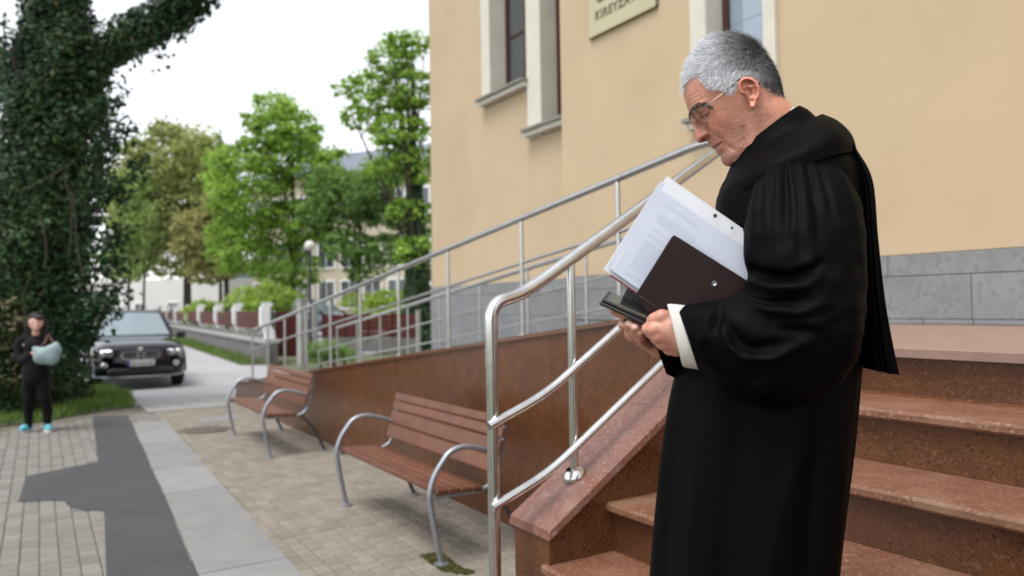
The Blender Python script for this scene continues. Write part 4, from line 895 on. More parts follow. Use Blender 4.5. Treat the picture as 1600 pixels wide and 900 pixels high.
def FP(x, y, l=0.): return MP(1040+x/3.913, 40+y/3.913, l)
TA = math.radians(28); ef = np.array([-math.cos(TA), math.sin(TA)]); ev = np.array([-math.sin(TA), -math.cos(TA)])
def fv(pts): p = np.asarray(pts, float); return np.stack([p@ef, p@ev], 1)       # face pixels -> (forward, up) in the tilted head
# outlines read off the enlarged face
front_sk = fv([(345, 96), (262, 110), (205, 150), (165, 200), (140, 250), (125, 310), (112, 360), (112, 415), (119, 450), (134, 490), (144, 520), (152, 548), (168, 590)])
base_low = fv([(205, 625), (232, 660), (262, 694), (274, 718), (284, 737), (300, 746), (312, 745), (314, 758), (322, 772), (345, 787), (346, 805), (354, 828), (368, 842), (385, 849), (408, 845), (440, 858), (480, 890), (540, 960)])
fbase = np.vstack([front_sk, base_low]); fbase = fbase[np.argsort(-fbase[:, 1])]
nose = fv([(160, 572), (168, 598), (176, 622), (181, 645), (185, 665), (190, 685), (197, 702), (208, 712), (222, 714), (240, 706), (262, 694)]); nose = nose[np.argsort(-nose[:, 1])]
back = fv([(345, 96), (420, 80), (480, 92), (540, 118), (592, 155), (640, 218), (676, 280), (700, 340), (714, 395), (725, 435), (758, 472), (798, 522), (860, 600), (930, 690)]); back = back[np.argsort(-back[:, 1])]
vtop = max(fbase[0, 1], back[0, 1])+6; vbot = -1010.
NV, NF = 230, 150
vv = vtop-(vtop-vbot)*np.linspace(0, 1, NV)**1.0
fb = np.interp(-vv, -fbase[:, 1], fbase[:, 0]); bk = np.interp(-vv, -back[:, 1], back[:, 0])
def gsm(a, k):
    for _ in range(k): a = np.concatenate([a[:1], (a[:-2]+2*a[1:-1]+a[2:])/4, a[-1:]])
    return a
fb[vv > -600] = gsm(fb, 6)[vv > -600]; fb = gsm(fb, 1); bk = gsm(bk, 6)
mid0 = (fbase[0, 0]+back[0, 0])/2
nf = np.interp(-vv, -nose[:, 1], nose[:, 0], left=-1e9, right=-1e9); nf = np.where(nf < fb, fb, nf)
nf = np.maximum(gsm(nf, 2), fb)
Wv = np.interp(-vv, [150, 205, 230, 260, 300, 360, 430, 520, 600, 680, 740, 800, 860, 920, 1010], [0, 0, 92, 138, 172, 200, 217, 224, 218, 205, 196, 188, 180, 175, 190])
Lf = np.interp(-vv, [200, 400, 520, 640, 760, 850, 930, 1000], [200, 230, 250, 290, 330, 350, 300, 200]); Lb = np.interp(-vv, [200, 500, 700, 800, 1000], [240, 250, 210, 170, 170])
wn = np.interp(-vv, [560, 600, 640, 680, 705, 730, 745], [16, 20, 27, 42, 54, 46, 20])
tt = np.linspace(0, 1, NF); tt = .5*tt**1.7+.5*(1-(1-tt)**1.5)          # denser at the face and nape
Fg = nf[:, None]+(bk-nf)[:, None]*tt[None, :]
Vg = np.repeat(vv[:, None], NF, 1)
fbs = gsm(fb, 160); sf = np.clip((fbs[:, None]-Fg+10)/Lf[:, None], 0, 1); sb = np.clip((Fg-bk[:, None])/Lb[:, None], 0, 1)
face = Wv[:, None]*np.sqrt(1-(1-sf)**1.9)*np.sqrt(1-(1-sb)**2.0)*np.sqrt(np.clip((fb[:, None]-Fg)/26, 0, 1))
nl = np.clip((nf[:, None]-Fg)/np.maximum(nf-fb+14, 14)[:, None], 0, 1); nose_w = np.where((nf > fb+.5)[:, None], wn[:, None]*np.sqrt(1-(1-nl)**2), 0)
Wd = np.maximum(face, nose_w)+6*np.exp(-((face-nose_w)/10)**2)*(nose_w > 1)*(face > 1)
# pixel position of every grid point in the face study, for placing features
def headpt(F_, V_, W_):           # F,V,W in face-study pixels
    X, Y = F_*ef[0]+V_*ev[0], F_*ef[1]+V_*ev[1]; p0 = FP(0, 0); ux = FP(1000, 0)-p0; uy = FP(0, 1000)-p0
    return p0+X[..., None]*ux/1000+Y[..., None]*uy/1000+(W_*CP)[..., None]*LA
_q = headpt(Fg, Vg, Wd)-CAMP; _z = _q@FWD
Xp = (800+FPX*(_q@RGT)/_z-1040)*3.913; Yp = (450-FPX*(_q@UPV)/_z-40)*3.913
edge = np.clip(np.minimum(Wd/30, 1), 0, 1)
def bump(cx, cy, rx, ry, amp, ang=0.):
    a = math.radians(ang); dx, dy = Xp-cx, Yp-cy; u, v_ = dx*math.cos(a)+dy*math.sin(a), -dx*math.sin(a)+dy*math.cos(a)
    return amp*np.exp(-(u/rx)**2-(v_/ry)**2)
def seg_d(X, Y, pts):
    d = np.full(X.shape, 1e9)
    for (x0, y0), (x1, y1) in zip(pts[:-1], pts[1:]):
        ax, ay = x1-x0, y1-y0; h_ = np.clip(((X-x0)*ax+(Y-y0)*ay)/(ax*ax+ay*ay), 0, 1); d = np.minimum(d, np.hypot(X-x0-h_*ax, Y-y0-h_*ay))
    return d
def seg_t(X, Y, pts):
    """distance to a polyline and how far along it (0..1) the nearest point lies"""
    d = np.full(X.shape, 1e9); T = np.zeros(X.shape); L_ = [math.hypot(b[0]-a[0], b[1]-a[1]) for a, b in zip(pts[:-1], pts[1:])]; s0 = 0
    for (x0, y0), (x1, y1), l_ in zip(pts[:-1], pts[1:], L_):
        ax, ay = x1-x0, y1-y0; h_ = np.clip(((X-x0)*ax+(Y-y0)*ay)/(ax*ax+ay*ay), 0, 1); e = np.hypot(X-x0-h_*ax, Y-y0-h_*ay)
        T = np.where(e < d, (s0+h_*l_)/sum(L_), T); d = np.minimum(d, e); s0 += l_
    return d, T
def crease(pts, w_, amp):
    d, t = seg_t(Xp, Yp, pts); return amp*np.exp(-(d/w_)**2)*np.clip(np.sin(math.pi*np.clip(t, .0, 1)), 0, 1)**.5
dw = np.zeros_like(Wd)
dw += bump(222, 532, 50, 30, -30, 35)+bump(236, 540, 24, 16, 17, 35)+bump(215, 610, 26, 34, -12, 60)          # eye socket, closed lid
dw += bump(205, 482, 46, 15, 11, -25)                                            # brow
dw += bump(330, 590, 80, 60, 11)+bump(300, 640, 34, 26, 7)                        # cheek
dw += bump(300, 440, 70, 50, -9)                                                 # temple
dw += crease([(252, 632), (285, 655), (330, 690), (352, 705)], 9, -9)+bump(325, 660, 30, 22, 8)   # nose-to-mouth fold
dw += crease([(296, 744), (325, 728), (352, 707)], 5.5, -13)+crease([(300, 735), (330, 714)], 9, 6)+crease([(318, 765), (345, 742)], 10, 7)  # mouth and lips
dw += crease([(356, 712), (392, 745), (430, 768)], 9, -7)+bump(400, 800, 40, 34, 9)+bump(410, 720, 40, 40, 7)     # jowl
dw += crease([(470, 610), (484, 680), (488, 745), (470, 800), (440, 838)], 26, -12)+bump(520, 700, 40, 90, 9)     # jaw to neck
dw += crease([(560, 540), (590, 640), (600, 720)], 24, -5)+crease([(620, 540), (640, 660)], 20, -3)
dw += bump(243, 668, 22, 18, 20)+crease([(254, 628), (276, 655), (266, 694)], 8, -16)+bump(234, 696, 18, 8, -24, -25)  # wing of the nose, nostril
for q in ([(128, 455), (160, 425), (205, 400)], [(135, 475), (165, 448), (215, 425)], [(143, 500), (170, 470)]): dw += crease(q, 4.5, -3)
for q in ([(262, 545), (290, 560), (315, 585)], [(260, 560), (280, 580)], [(285, 500), (320, 480)]): dw += crease(q, 4, -2.5)
dw += crease([(205, 560), (235, 578), (262, 570)], 6, -5)                        # bag under the eye
dw += bump(505, 400, 60, 70, 8)
Wd = np.maximum(Wd+dw*edge, 0); Wd[0] = 0
Wd[:, 0] = 0; Wd[:, -1] = 0
# head vertices: left half, then right half mirrored
Hc = O_M
# vertex colours: skin tones, plus shade painted into eye, nose and mouth recesses
def lerp(a, b, t): return a*(1-t[..., None])+np.asarray(b)*t[..., None]
colr = np.ones(Wd.shape+(3,))*np.array([.50, .275, .185])
g_ = lambda cx, cy, rx, ry, ang=0: bump(cx, cy, rx, ry, 1., ang)
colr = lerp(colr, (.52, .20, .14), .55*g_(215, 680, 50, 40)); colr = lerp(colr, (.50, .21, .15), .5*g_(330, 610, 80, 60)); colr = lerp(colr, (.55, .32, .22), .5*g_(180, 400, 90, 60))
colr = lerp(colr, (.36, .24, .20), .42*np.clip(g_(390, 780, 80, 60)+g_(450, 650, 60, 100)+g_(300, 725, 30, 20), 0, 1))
colr = lerp(colr, (.44, .195, .15), .8*np.exp(-(seg_d(Xp, Yp, [(290, 738), (330, 716), (348, 708)])/8)**2)); colr = lerp(colr, (.43, .18, .14), .7*np.exp(-(seg_d(Xp, Yp, [(318, 762), (345, 740)])/8)**2))
colr = lerp(colr, (.10, .035, .03), .85*np.exp(-(seg_d(Xp, Yp, [(296, 745), (325, 729), (352, 708)])/3.2)**2)); colr = lerp(colr, (.09, .03, .025), .95*g_(234, 696, 16, 7, -25))  # shade painted dark between the lips and in the nostril
colr = lerp(colr, (.24, .10, .08), .75*g_(226, 540, 38, 24, 30)); colr = lerp(colr, (.06, .03, .03), .9*np.exp(-(seg_d(Xp, Yp, [(212, 552), (236, 553), (266, 532)])/6)**2))  # socket shading painted around the eye, then the dark lid line
hair_c = np.array([.30, .30, .31])
HL = [(95, 425), (112, 415), (128, 355), (165, 305), (195, 300), (222, 335), (250, 378), (300, 392), (352, 398), (374, 424), (406, 430), (428, 412), (440, 375), (446, 340), (485, 318), (545, 330), (585, 365), (612, 392), (650, 420), (700, 436), (760, 440), (900, 300), (700, 0), (60, 0), (0, 300)]
def inpolyv(X, Y, poly):
    c = np.zeros(X.shape, bool); n = len(poly)
    for i in range(n):
        (ax, ay), (bx, by) = poly[i], poly[i-1]
        with np.errstate(divide='ignore', invalid='ignore'): c ^= ((ay > Y) != (by > Y)) & (X < (bx-ax)*(Y-ay)/(by-ay+1e-12)+ax)
    return c
hm = inpolyv(Xp, Yp, HL); hd = np.minimum(seg_d(Xp, Yp, HL[1:20]), 40)/40
colr = np.where(hm[..., None], lerp(colr, (.40, .36, .35), np.clip(.1+hd, 0, .9)), colr)
def mott(sh, k, seed):
    a = np.random.RandomState(seed).normal(size=sh)
    for _ in range(k): a = (a+np.roll(a, 1, 0)+np.roll(a, -1, 0)+np.roll(a, 1, 1)+np.roll(a, -1, 1))/5
    return a/a.std()
mo = .035*mott(Wd.shape, 1, 1)+.04*mott(Wd.shape, 8, 2)+.025*mott(Wd.shape, 40, 3)
colr = colr*(1+np.where(hm, 0, mo)[..., None]*np.array([.7, 1.1, 1.2]))
stub = np.clip(g_(380, 790, 75, 60)+g_(450, 690, 60, 90)+g_(300, 722, 26, 18), 0, 1)*(np.random.RandomState(6).rand(*Wd.shape) < .30)
colr = lerp(colr, (.42, .37, .35), .22*stub)
Wd = Wd+np.where(hm, 0, .35*mott(Wd.shape, 2, 9)*edge)
PL = headpt(Fg, Vg, Wd); PR = headpt(Fg, Vg, -Wd)
# ear, a shaped shell on the side of the head
EOUT = [(442, 372), (444, 345), (458, 322), (485, 310), (520, 314), (552, 334), (574, 368), (579, 405), (572, 440), (560, 470), (548, 496), (533, 509), (517, 498), (512, 470), (500, 440), (470, 415), (450, 398)]
eo = spline(EOUT+[EOUT[0]], 73)[:-1]; ec = np.array([512., 395.]); NE, NR_ = len(eo), 26
ring_r = np.linspace(0, 1, NR_); EX = ec[0]+(eo[:, 0]-ec[0])*ring_r[:, None]; EY = ec[1]+(eo[:, 1]-ec[1])*ring_r[:, None]
rr = np.repeat(ring_r[:, None], NE, 1); ang = np.arctan2(eo[:, 1]-ec[1], eo[:, 0]-ec[0])[None, :]
lobe = np.exp(-((EX-535)/30)**2-((EY-480)/30)**2)
hgt = 34+22*np.exp(-((rr-.84)/.11)**2)*(1-lobe)-10*np.exp(-((rr-.62)/.12)**2)+12*np.exp(-((np.hypot(EX-540, EY-405)-38)/11)**2)*(EX > 505)
hgt += -46*np.exp(-((EX-505)/22)**2-((EY-412)/26)**2)+16*np.exp(-((EX-470)/14)**2-((EY-420)/18)**2)+14*lobe
hgt += -20*np.exp(-((EX-512)/22)**2-((EY-350)/9)**2)
tilt = 10*(EX-442)/130
hgt = (hgt+tilt*1.8)*np.where(rr > .93, np.sqrt(np.clip(1-((rr-.93)/.07)**2, 0, 1))*.6+.4, 1)
f_e = lambda X, Y: (X*ef[0]+Y*ef[1], X*ev[0]+Y*ev[1])
side = float(np.interp(500., [0, 1], [0, 1])*0)+205.
def FPa(X, Y, W_):                # face pixels as seen, pushed out by W: arrays
    p = np.array([FP(x, y, w_*CP) for x, y, w_ in zip(np.ravel(X), np.ravel(Y), np.ravel(W_))]); return p
def mirror(P): P = np.asarray(P); return P-2*((P-O_M)@LA)[..., None]*LA
PEa = FPa(EX, EY, side+hgt-8)
skirt = FPa(EX[-1], EY[-1], np.full(NE, side-40.))
PE = np.vstack([PEa.reshape(-1, 3), skirt.reshape(-1, 3)]); fe_ = grid_faces(NR_+1, NE, True)
PEr = mirror(PE)
ce = np.ones(EX.shape+(3,))*np.array([.50, .235, .165]); ce = lerp(ce, (.56, .22, .15), .7*np.exp(-((rr-.85)/.14)**2)); ce = lerp(ce, (.13, .04, .03), .95*np.exp(-((EX-503)/22)**2-((EY-408)/26)**2)); ce = lerp(ce, (.22, .07, .05), .8*np.exp(-((EX-514)/28)**2-((EY-352)/11)**2))  # redder helix; shadow painted dark into the ear hollows
ce = np.vstack([ce.reshape(-1, 3), ce[-1]])
colr = np.clip(colr*np.where(hm[..., None], 1, np.array([1.03, .83, .83])), 0, 1); ce = np.clip(ce*np.array([1.15, 1.08, 1.06]), 0, 1)
M['skin'] = mat('skin', (.5, .3, .2), 0.42, attr='tint', spec=.5, sss=.08, bump=.35, bscale=420, dist=.0009)
bv = G(); bv.add(PL.reshape(-1, 3), [q[::-1] for q in grid_faces(NV, NF)]); bv.add(PR.reshape(-1, 3), grid_faces(NV, NF)); bv.add(PE, fe_); bv.add(PEr, [q[::-1] for q in fe_])
cols = [colr.reshape(-1, 3), colr.reshape(-1, 3), ce, ce]
# ---------------------------------------------------------------- hands (smooth union of tapered bones)
def bones(chains, k=.006):
    def f(P):
        d = None
        for ch in chains:
            for (a, ra), (b, rb) in zip(ch[:-1], ch[1:]):
                e = sd_cap(P, a, b, ra, rb); d = e if d is None else smin(d, e, k)
        return d
    return f
def HP(x, y, l): return MP(x, y, l)
# left hand: palm behind the phone's near end, thumb on top, fingers folding under it
lh = [[(HP(1090, 540, .18), .030), (HP(1052, 516, .165), .027), (HP(1030, 512, .155), .024)],
      [(HP(1052, 500, .165), .017), (HP(1034, 495, .168), .0135), (HP(1023, 498, .165), .0115), (HP(1017, 501, .158), .0085)],
      [(HP(1040, 515, .168), .016), (HP(1022, 515, .172), .0125), (HP(1012, 514, .155), .0105), (HP(1008, 512, .13), .0085)],
      [(HP(1045, 527, .165), .016), (HP(1028, 526, .17), .012), (HP(1018, 521, .152), .010), (HP(1011, 516, .126), .0085)],
      [(HP(1050, 538, .16), .015), (HP(1036, 537, .162), .0115), (HP(1026, 530, .148), .010), (HP(1016, 522, .122), .008)],
      [(HP(1058, 546, .155), .014), (HP(1046, 546, .15), .0105), (HP(1034, 538, .138), .009), (HP(1024, 529, .118), .0075)]]
rh = [[(HP(1030, 545, .03), .020), (HP(1010, 528, .038), .022), (HP(992, 518, .055), .022)],
      [(HP(1000, 510, .05), .014), (HP(985, 503, .075), .0115), (HP(975, 505, .10), .010), (HP(972, 508, .118), .008)],
      [(HP(1003, 520, .05), .014), (HP(990, 515, .085), .0115), (HP(984, 512, .115), .010), (HP(983, 507, .135), .0085)],
      [(HP(1008, 528, .05), .014), (HP(998, 524, .09), .0115), (HP(993, 519, .12), .010), (HP(992, 512, .14), .0085)],
      [(HP(1014, 536, .045), .013), (HP(1005, 532, .085), .0105), (HP(1001, 527, .115), .009), (HP(1000, 520, .132), .008)],
      [(HP(996, 508, .03), .013), (HP(975, 492, .05), .0115), (HP(960, 484, .055), .0095), (HP(956, 476, .06), .008)]]
for ch in (lh, rh):
    pts_ = np.array([p for c in ch for p, _ in c]); sdf = bones(ch, .005)
    v, f = surface_nets(sdf, pts_.min(0)-.04, pts_.max(0)+.04, .0022)
    bv.add(v, f); cc = np.ones((len(v), 3))*np.array([.50, .25, .18])
    cc[:] = lerp(cc, (.55, .22, .16), np.clip(np.sin(v[:, 0]*150+v[:, 2]*120)*.25+.25, 0, 1))
    for ch_ in ch[1:]:
        kn = ch_[1][0]; cc = lerp(cc, (.50, .17, .125), .55*np.exp(-(np.linalg.norm(v-kn, axis=1)/.011)**2))
        nl_ = ch_[-1][0]+LA*.006+np.array([0, 0, .004]); cc = lerp(cc, (.66, .42, .36), .8*(np.linalg.norm(v-nl_, axis=1) < .0068))
    cols.append(cc)
# neck column and legs under the robe keep the body in one piece
nk = [[(FP(560, 600, 0), .042), (FP(680, 780, 0), .048), (MP(1235, 300, 0), .11)], [(MP(1235, 300, 0), .11), (MP(1225, 560, 0), .13)], [(MP(1225, 560, .08), .09), (MP(1215, 900, .09), .065), (MP(1225, 1240, .09), .045)], [(MP(1225, 560, -.08), .09), (MP(1190, 900, -.09), .065), (MP(1185, 1240, -.09), .045)],
      [(MP(1262, 310, .13), .035), (MP(1250, 540, .2), .04), (MP(1100, 540, .18), .03)], [(MP(1262, 310, -.13), .035), (MP(1200, 560, -.18), .04), (MP(1038, 545, .03), .022)]]
pts_ = np.array([p for c in nk for p, _ in c]); v, f = surface_nets(bones(nk, .03), pts_.min(0)-.16, pts_.max(0)+.16, .014)
bv.add(v, f); cols.append(np.ones((len(v), 3))*np.array([.48, .26, .18]))
body = bv.build('body', M['skin'], man, True)
ca = body.data.color_attributes.new('tint', 'FLOAT_COLOR', 'POINT'); cc = np.vstack(cols); ca.data.foreach_set('color', np.hstack([cc, np.ones((len(cc), 1))]).ravel())
# shoes on the tread
M['shoe'] = mat('black_leather', (.012, .011, .011), .35)
for l in (.09, -.09):
    a = MP(1225 if l > 0 else 1185, 1240, l); heel = np.array([a[0], a[1], .575])-FA*.04; toe = heel+FA*.24
    ch = [[(heel+[0, 0, .0], .036), (heel+FA*.12, .040), (toe, .030)], [(heel+[0, 0, .0], .036), (heel+[0, 0, .07], .04)]]
    pts_ = np.array([p for c in ch for p, _ in c]); sd_ = bones(ch, .02)
    v, f = surface_nets(lambda P: np.maximum(sd_(P), .541-P[:, 2]), pts_.min(0)-.06, pts_.max(0)+.06, .006); mk('shoe', v, f, M['shoe'], man, True)
# ---------------------------------------------------------------- hair: short strands on the scalp
hr = np.random.RandomState(77)
def hair(n, seed_mask, lenf, colf, name, width=.00028, side_=1):
    """strands rooted on the painted scalp; lenf, colf take face-study pixel places"""
    P0 = PL if side_ > 0 else PR; cell = np.argwhere(seed_mask[:-1, :-1])
    a = P0[:-1, :-1]; ar = np.linalg.norm(np.cross(P0[1:, :-1]-a, P0[:-1, 1:]-a), axis=-1)[cell[:, 0], cell[:, 1]]
    ix = cell[hr.choice(len(cell), n, p=ar/ar.sum())]; u, v_ = hr.rand(n, 1), hr.rand(n, 1); i, j = ix[:, 0], ix[:, 1]
    R0 = P0[i, j]*(1-u)*(1-v_)+P0[i+1, j]*u*(1-v_)+P0[i, j+1]*(1-u)*v_+P0[i+1, j+1]*u*v_
    N = np.cross(P0[np.minimum(i+2, NV-1), j]-P0[np.maximum(i-2, 0), j], P0[i, np.minimum(j+2, NF-1)]-P0[i, np.maximum(j-2, 0)]); N /= np.linalg.norm(N, axis=1)[:, None]+1e-12
    cen = headpt(np.array([-190.]), np.array([-520.]), np.array([0.]))[0]; s = np.sign(((R0-cen)*N).sum(1)); N *= np.where(s == 0, 1, s)[:, None]
    x, y = Xp[i, j], Yp[i, j]; L_ = lenf(x, y)*hr.uniform(.55, 1.15, n)
    uf = headpt(np.array([1.]), np.array([0.]), np.array([0.]))[0]-headpt(np.array([0.]), np.array([0.]), np.array([0.]))[0]; uf /= np.linalg.norm(uf)
    uu = headpt(np.array([0.]), np.array([1.]), np.array([0.]))[0]-headpt(np.array([0.]), np.array([0.]), np.array([0.]))[0]; uu /= np.linalg.norm(uu)
    topw = np.clip((300-y)/240, 0, 1)[:, None]; back_ = np.clip((x-380)/300, 0, 1)[:, None]
    comb = uf*(.75-1.1*back_*(1-topw)*.4)-uu*(.55*(1-topw))+uu*.25*topw*(1-back_)
    d = N*(.26+.42*topw)+comb*.85+hr.normal(size=(n, 3))*.17; d /= np.linalg.norm(d, axis=1)[:, None]
    d2 = d+comb*.4-N*.10+hr.normal(size=(n, 3))*.10; d2 /= np.linalg.norm(d2, axis=1)[:, None]
    m1 = R0+d*(L_*.5)[:, None]; m2 = m1+d2*(L_*.5)[:, None]; R0 = R0-N*.001
    view = CAMP-R0; view /= np.linalg.norm(view, axis=1)[:, None]; sx = np.cross(d, hr.normal(size=(n, 3))*.6+view); sx /= np.linalg.norm(sx, axis=1)[:, None]+1e-9
    w_ = width*hr.uniform(.7, 1.3, n)[:, None]
    V = np.stack([R0-sx*w_, R0+sx*w_, m1+sx*w_*.85, m1-sx*w_*.85, m2], 1).reshape(-1, 3); k = np.arange(n)*5
    F_ = [q for a in k for q in ((a, a+1, a+2, a+3), (a+3, a+2, a+4))]
    return V, F_, np.repeat(colf(x, y, n), 5, 0)
def hlen(x, y): return np.interp(y, [60, 200, 330, 440], [.024, .020, .014, .006])*np.where(x > 560, .75, 1)*np.where((x < 200) & (y > 250), 1.15, 1)
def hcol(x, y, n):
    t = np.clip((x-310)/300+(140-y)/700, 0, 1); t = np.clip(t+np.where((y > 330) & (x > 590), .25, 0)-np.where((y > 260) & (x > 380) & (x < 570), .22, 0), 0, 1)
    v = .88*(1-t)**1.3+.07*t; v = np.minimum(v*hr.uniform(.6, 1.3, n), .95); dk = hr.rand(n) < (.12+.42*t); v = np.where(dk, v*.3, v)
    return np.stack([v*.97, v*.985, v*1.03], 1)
hmask = hm & (Wd > 2) & (np.random.RandomState(12).rand(*hm.shape) < np.clip(hd*1.5+.05, 0, 1))
HG = G(); HC = []
for s_d, n_ in ((1, 30000), (-1, 12000)):
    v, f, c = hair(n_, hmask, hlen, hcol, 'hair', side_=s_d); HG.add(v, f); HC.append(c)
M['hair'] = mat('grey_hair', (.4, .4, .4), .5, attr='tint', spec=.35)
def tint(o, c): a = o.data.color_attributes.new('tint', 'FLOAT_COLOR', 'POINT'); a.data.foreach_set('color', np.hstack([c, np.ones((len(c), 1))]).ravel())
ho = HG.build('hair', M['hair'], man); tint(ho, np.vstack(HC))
brow_m = (seg_d(Xp, Yp, [(152, 538), (170, 500), (203, 474), (245, 474), (282, 494)]) < 10) & (Wd > 2)
BG = G(); BC = []
for s_d in (1, -1):
    v, f, c = hair(420, brow_m, lambda x, y: np.full(len(x), .0065), lambda x, y, n: np.ones((n, 3))*hr.uniform(.015, .11, (n, 1)), 'eyebrow', .0004, s_d); BG.add(v, f); BC.append(c)
bo = BG.build('eyebrow', M['hair'], man); tint(bo, np.vstack(BC))
# ---------------------------------------------------------------- spectacles
gl = thing('glasses', (0, 0, 0)); gl.parent = man; gl.location = (0, 0, 0)
M['gold'] = mat('pale_metal_wire', (.40, .35, .28), .3, metal=1.); M['lens'] = mat('spectacle_lens', (.10, .07, .06), .03, spec=.9)
_t = M['lens'].node_tree; _m = _t.nodes.new('ShaderNodeMixShader'); _tr = _t.nodes.new('ShaderNodeBsdfTransparent'); _tr.inputs[0].default_value = (.93, .88, .85, 1); _m.inputs[0].default_value = .08
_t.links.new(_tr.outputs[0], _m.inputs[1]); _t.links.new(_t.nodes['Principled BSDF'].outputs[0], _m.inputs[2]); _t.links.new(_m.outputs[0], _t.nodes['Material Output'].inputs[0])
M['tip'] = mat('black_temple_tip', (.012, .012, .012), .4)
def hd_(x, y, w_): p = FP(x, y, abs(w_)*CP); return p if w_ >= 0 else mirror(p)
def wface(x, y): k = np.argmin((Xp-x)**2+(Yp-y)**2); return float(Wd.flat[k]) if ((Xp-x)**2+(Yp-y)**2).flat[k] < 90 else 0.
for s in (1, -1):
    lo = spline([(180, 520, 175), (215, 536, 150), (246, 566, 130), (250, 605, 95), (240, 620, 65), (214, 612, 40), (182, 588, 36), (166, 560, 55), (166, 532, 110), (180, 520, 175)], 44)
    lp_ = np.array([hd_(x, y, max(w_, wface(x, y)+14)*s) for x, y, w_ in lo]); G().add(*tube(lp_, .0011, 6, False)).build('rim', M['gold'], gl, True)
    c = lp_[:-1].mean(0); mk('lens', np.vstack([lp_[:-1], c]), [(i, (i+1) % 43, 43) for i in range(43)], M['lens'], gl, True)
    tp_ = [hd_(186, 520, (wface(186, 520)+16)*s), hd_(205, 520, (wface(205, 520)+40)*s), hd_(260, 482, 216*s), hd_(350, 415, 222*s), hd_(385, 388, 224*s)]; G().add(*tube(spline(tp_, 16), .0010, 6)).build('temple', M['gold'], gl, True)
    tp_ = [hd_(375, 395, 223*s), hd_(410, 366, 226*s), hd_(440, 338, 230*s), hd_(470, 326, 232*s), hd_(520, 335, 232*s), hd_(575, 362, 224*s)]; G().add(*tube(spline(tp_, 16), .0021, 8)).build('temple_tip', M['tip'], gl, True)
G().add(*tube(spline([hd_(168, 548, 38), hd_(158, 556, 0), hd_(168, 548, -38)], 8), .0012, 6)).build('bridge', M['gold'], gl, True)

# ---------------------------------------------------------------- robe
def loft(fr, bk_, w_, lc, n, seg, ex=2.0, disp=None):
    """rings between front and back photo points; w_ half width along LA, lc centre offset"""
    R_ = np.hstack([np.asarray(fr, float), np.asarray(bk_, float), np.asarray(w_, float)[:, None], np.asarray(lc, float)[:, None]]); S_ = spline(R_, n)
    an = np.arange(seg)*2*math.pi/seg; V = np.zeros((n, seg, 3)); NO = np.zeros((n, seg, 3)); PXY = np.zeros((n, seg, 2))
    for i, (fx, fy, bx, by, ww, l0) in enumerate(S_):
        a, b = MP(fx, fy, l0), MP(bx, by, l0); c, h_ = (a+b)/2, (a-b)/2
        cx = np.sign(np.cos(an))*abs(np.cos(an))**(2/ex); sx = np.sign(np.sin(an))*abs(np.sin(an))**(2/ex)
        V[i] = c+cx[:, None]*h_+sx[:, None]*ww*LA; q = np.cos(an)[:, None]*h_/np.linalg.norm(h_)+np.sin(an)[:, None]*LA; NO[i] = q/np.linalg.norm(q, axis=1)[:, None]
        PXY[i, :, 0] = (fx+bx)/2+cx*(fx-bx)/2; PXY[i, :, 1] = (fy+by)/2+cx*(fy-by)/2
    if disp is not None: V = V+NO*disp(PXY, np.sin(an)[None, :]*np.ones((n, 1)), np.linspace(0, 1, n)[:, None], an[None, :])[..., None]
    return V.reshape(-1, 3), grid_faces(n, seg, True)
def fold(P, pts, w_, amp, fade='both'):
    """a ridge (amp > 0) or valley along a polyline in photo pixels, dying out at its ends"""
    d, t = seg_t(P[..., 0], P[..., 1], pts); k = np.sin(math.pi*t)**.7 if fade == 'both' else (1-t)**.8
    return amp*np.exp(-(d/w_)**2)*k
def torso_d(P, s, t, an):
    d = .006*np.sin(an*9+1.3*np.sin(t*7))*np.clip(t-.25, 0, 1)*1.6+.004*np.sin(an*17+2)*np.clip(t-.35, 0, 1)
    d = d+fold(P, [(1240, 640), (1190, 760), (1165, 900), (1160, 1100)], 12, .007)+fold(P, [(1290, 600), (1280, 750), (1268, 1000)], 14, .008)+fold(P, [(1090, 620), (1080, 780), (1075, 1000)], 12, .008)
    d = d-fold(P, [(1140, 640), (1120, 800), (1110, 1000)], 9, .006)-fold(P, [(1250, 620), (1235, 900)], 9, .006)+fold(P, [(1205, 640), (1215, 800), (1190, 815)], 7, .003)
    front = (P[..., 0] < 1190) & (P[..., 1] < 420)
    d = d+np.where(P[..., 1] < 430, fold(P, [(1150, 270), (1128, 310), (1126, 400)], 7, .006)+fold(P, [(1185, 235), (1160, 290), (1150, 360)], 8, -.005)+fold(P, [(1210, 215), (1180, 270), (1165, 320)], 7, .004), 0)
    d = d+np.where(P[..., 0] > 1290, fold(P, [(1300, 220), (1335, 280), (1345, 360)], 9, .006), 0)
    return d*np.clip((t-.10)*12, 0, 1)
fr_ = [(1149, 262), (1143, 268), (1131, 287), (1122, 310), (1119, 345), (1118, 400), (1112, 470), (1082, 540), (1052, 590), (1032, 700), (1016, 880), (1006, 1060), (998, 1235)]
bk_ = [(1260, 178), (1266, 183), (1294, 204), (1325, 246), (1346, 295), (1350, 380), (1347, 460), (1343, 540), (1339, 590), (1328, 690), (1300, 890), (1286, 1060), (1275, 1235)]
hw_ = [.066, .072, .125, .165, .180, .175, .175, .185, .20, .22, .25, .27, .29]
v, f = loft(fr_, bk_, hw_, [0]*13, 150, 150, 2.15, torso_d)
robe = mk('robe', v, f, M['blackcloth'], man, True)
def collar_d(P, s, t, an): return .0004*np.sin(an*11)+.0018*np.exp(-(t/.18)**2)
v, f = loft([(1153, 240), (1147, 249), (1140, 263), (1132, 282)], [(1248, 168), (1261, 173), (1273, 184), (1292, 203)], [.066, .071, .080, .112], [0]*4, 14, 72, 2., collar_d); mk('collar', v, f, M['blackcloth'], robe, True)
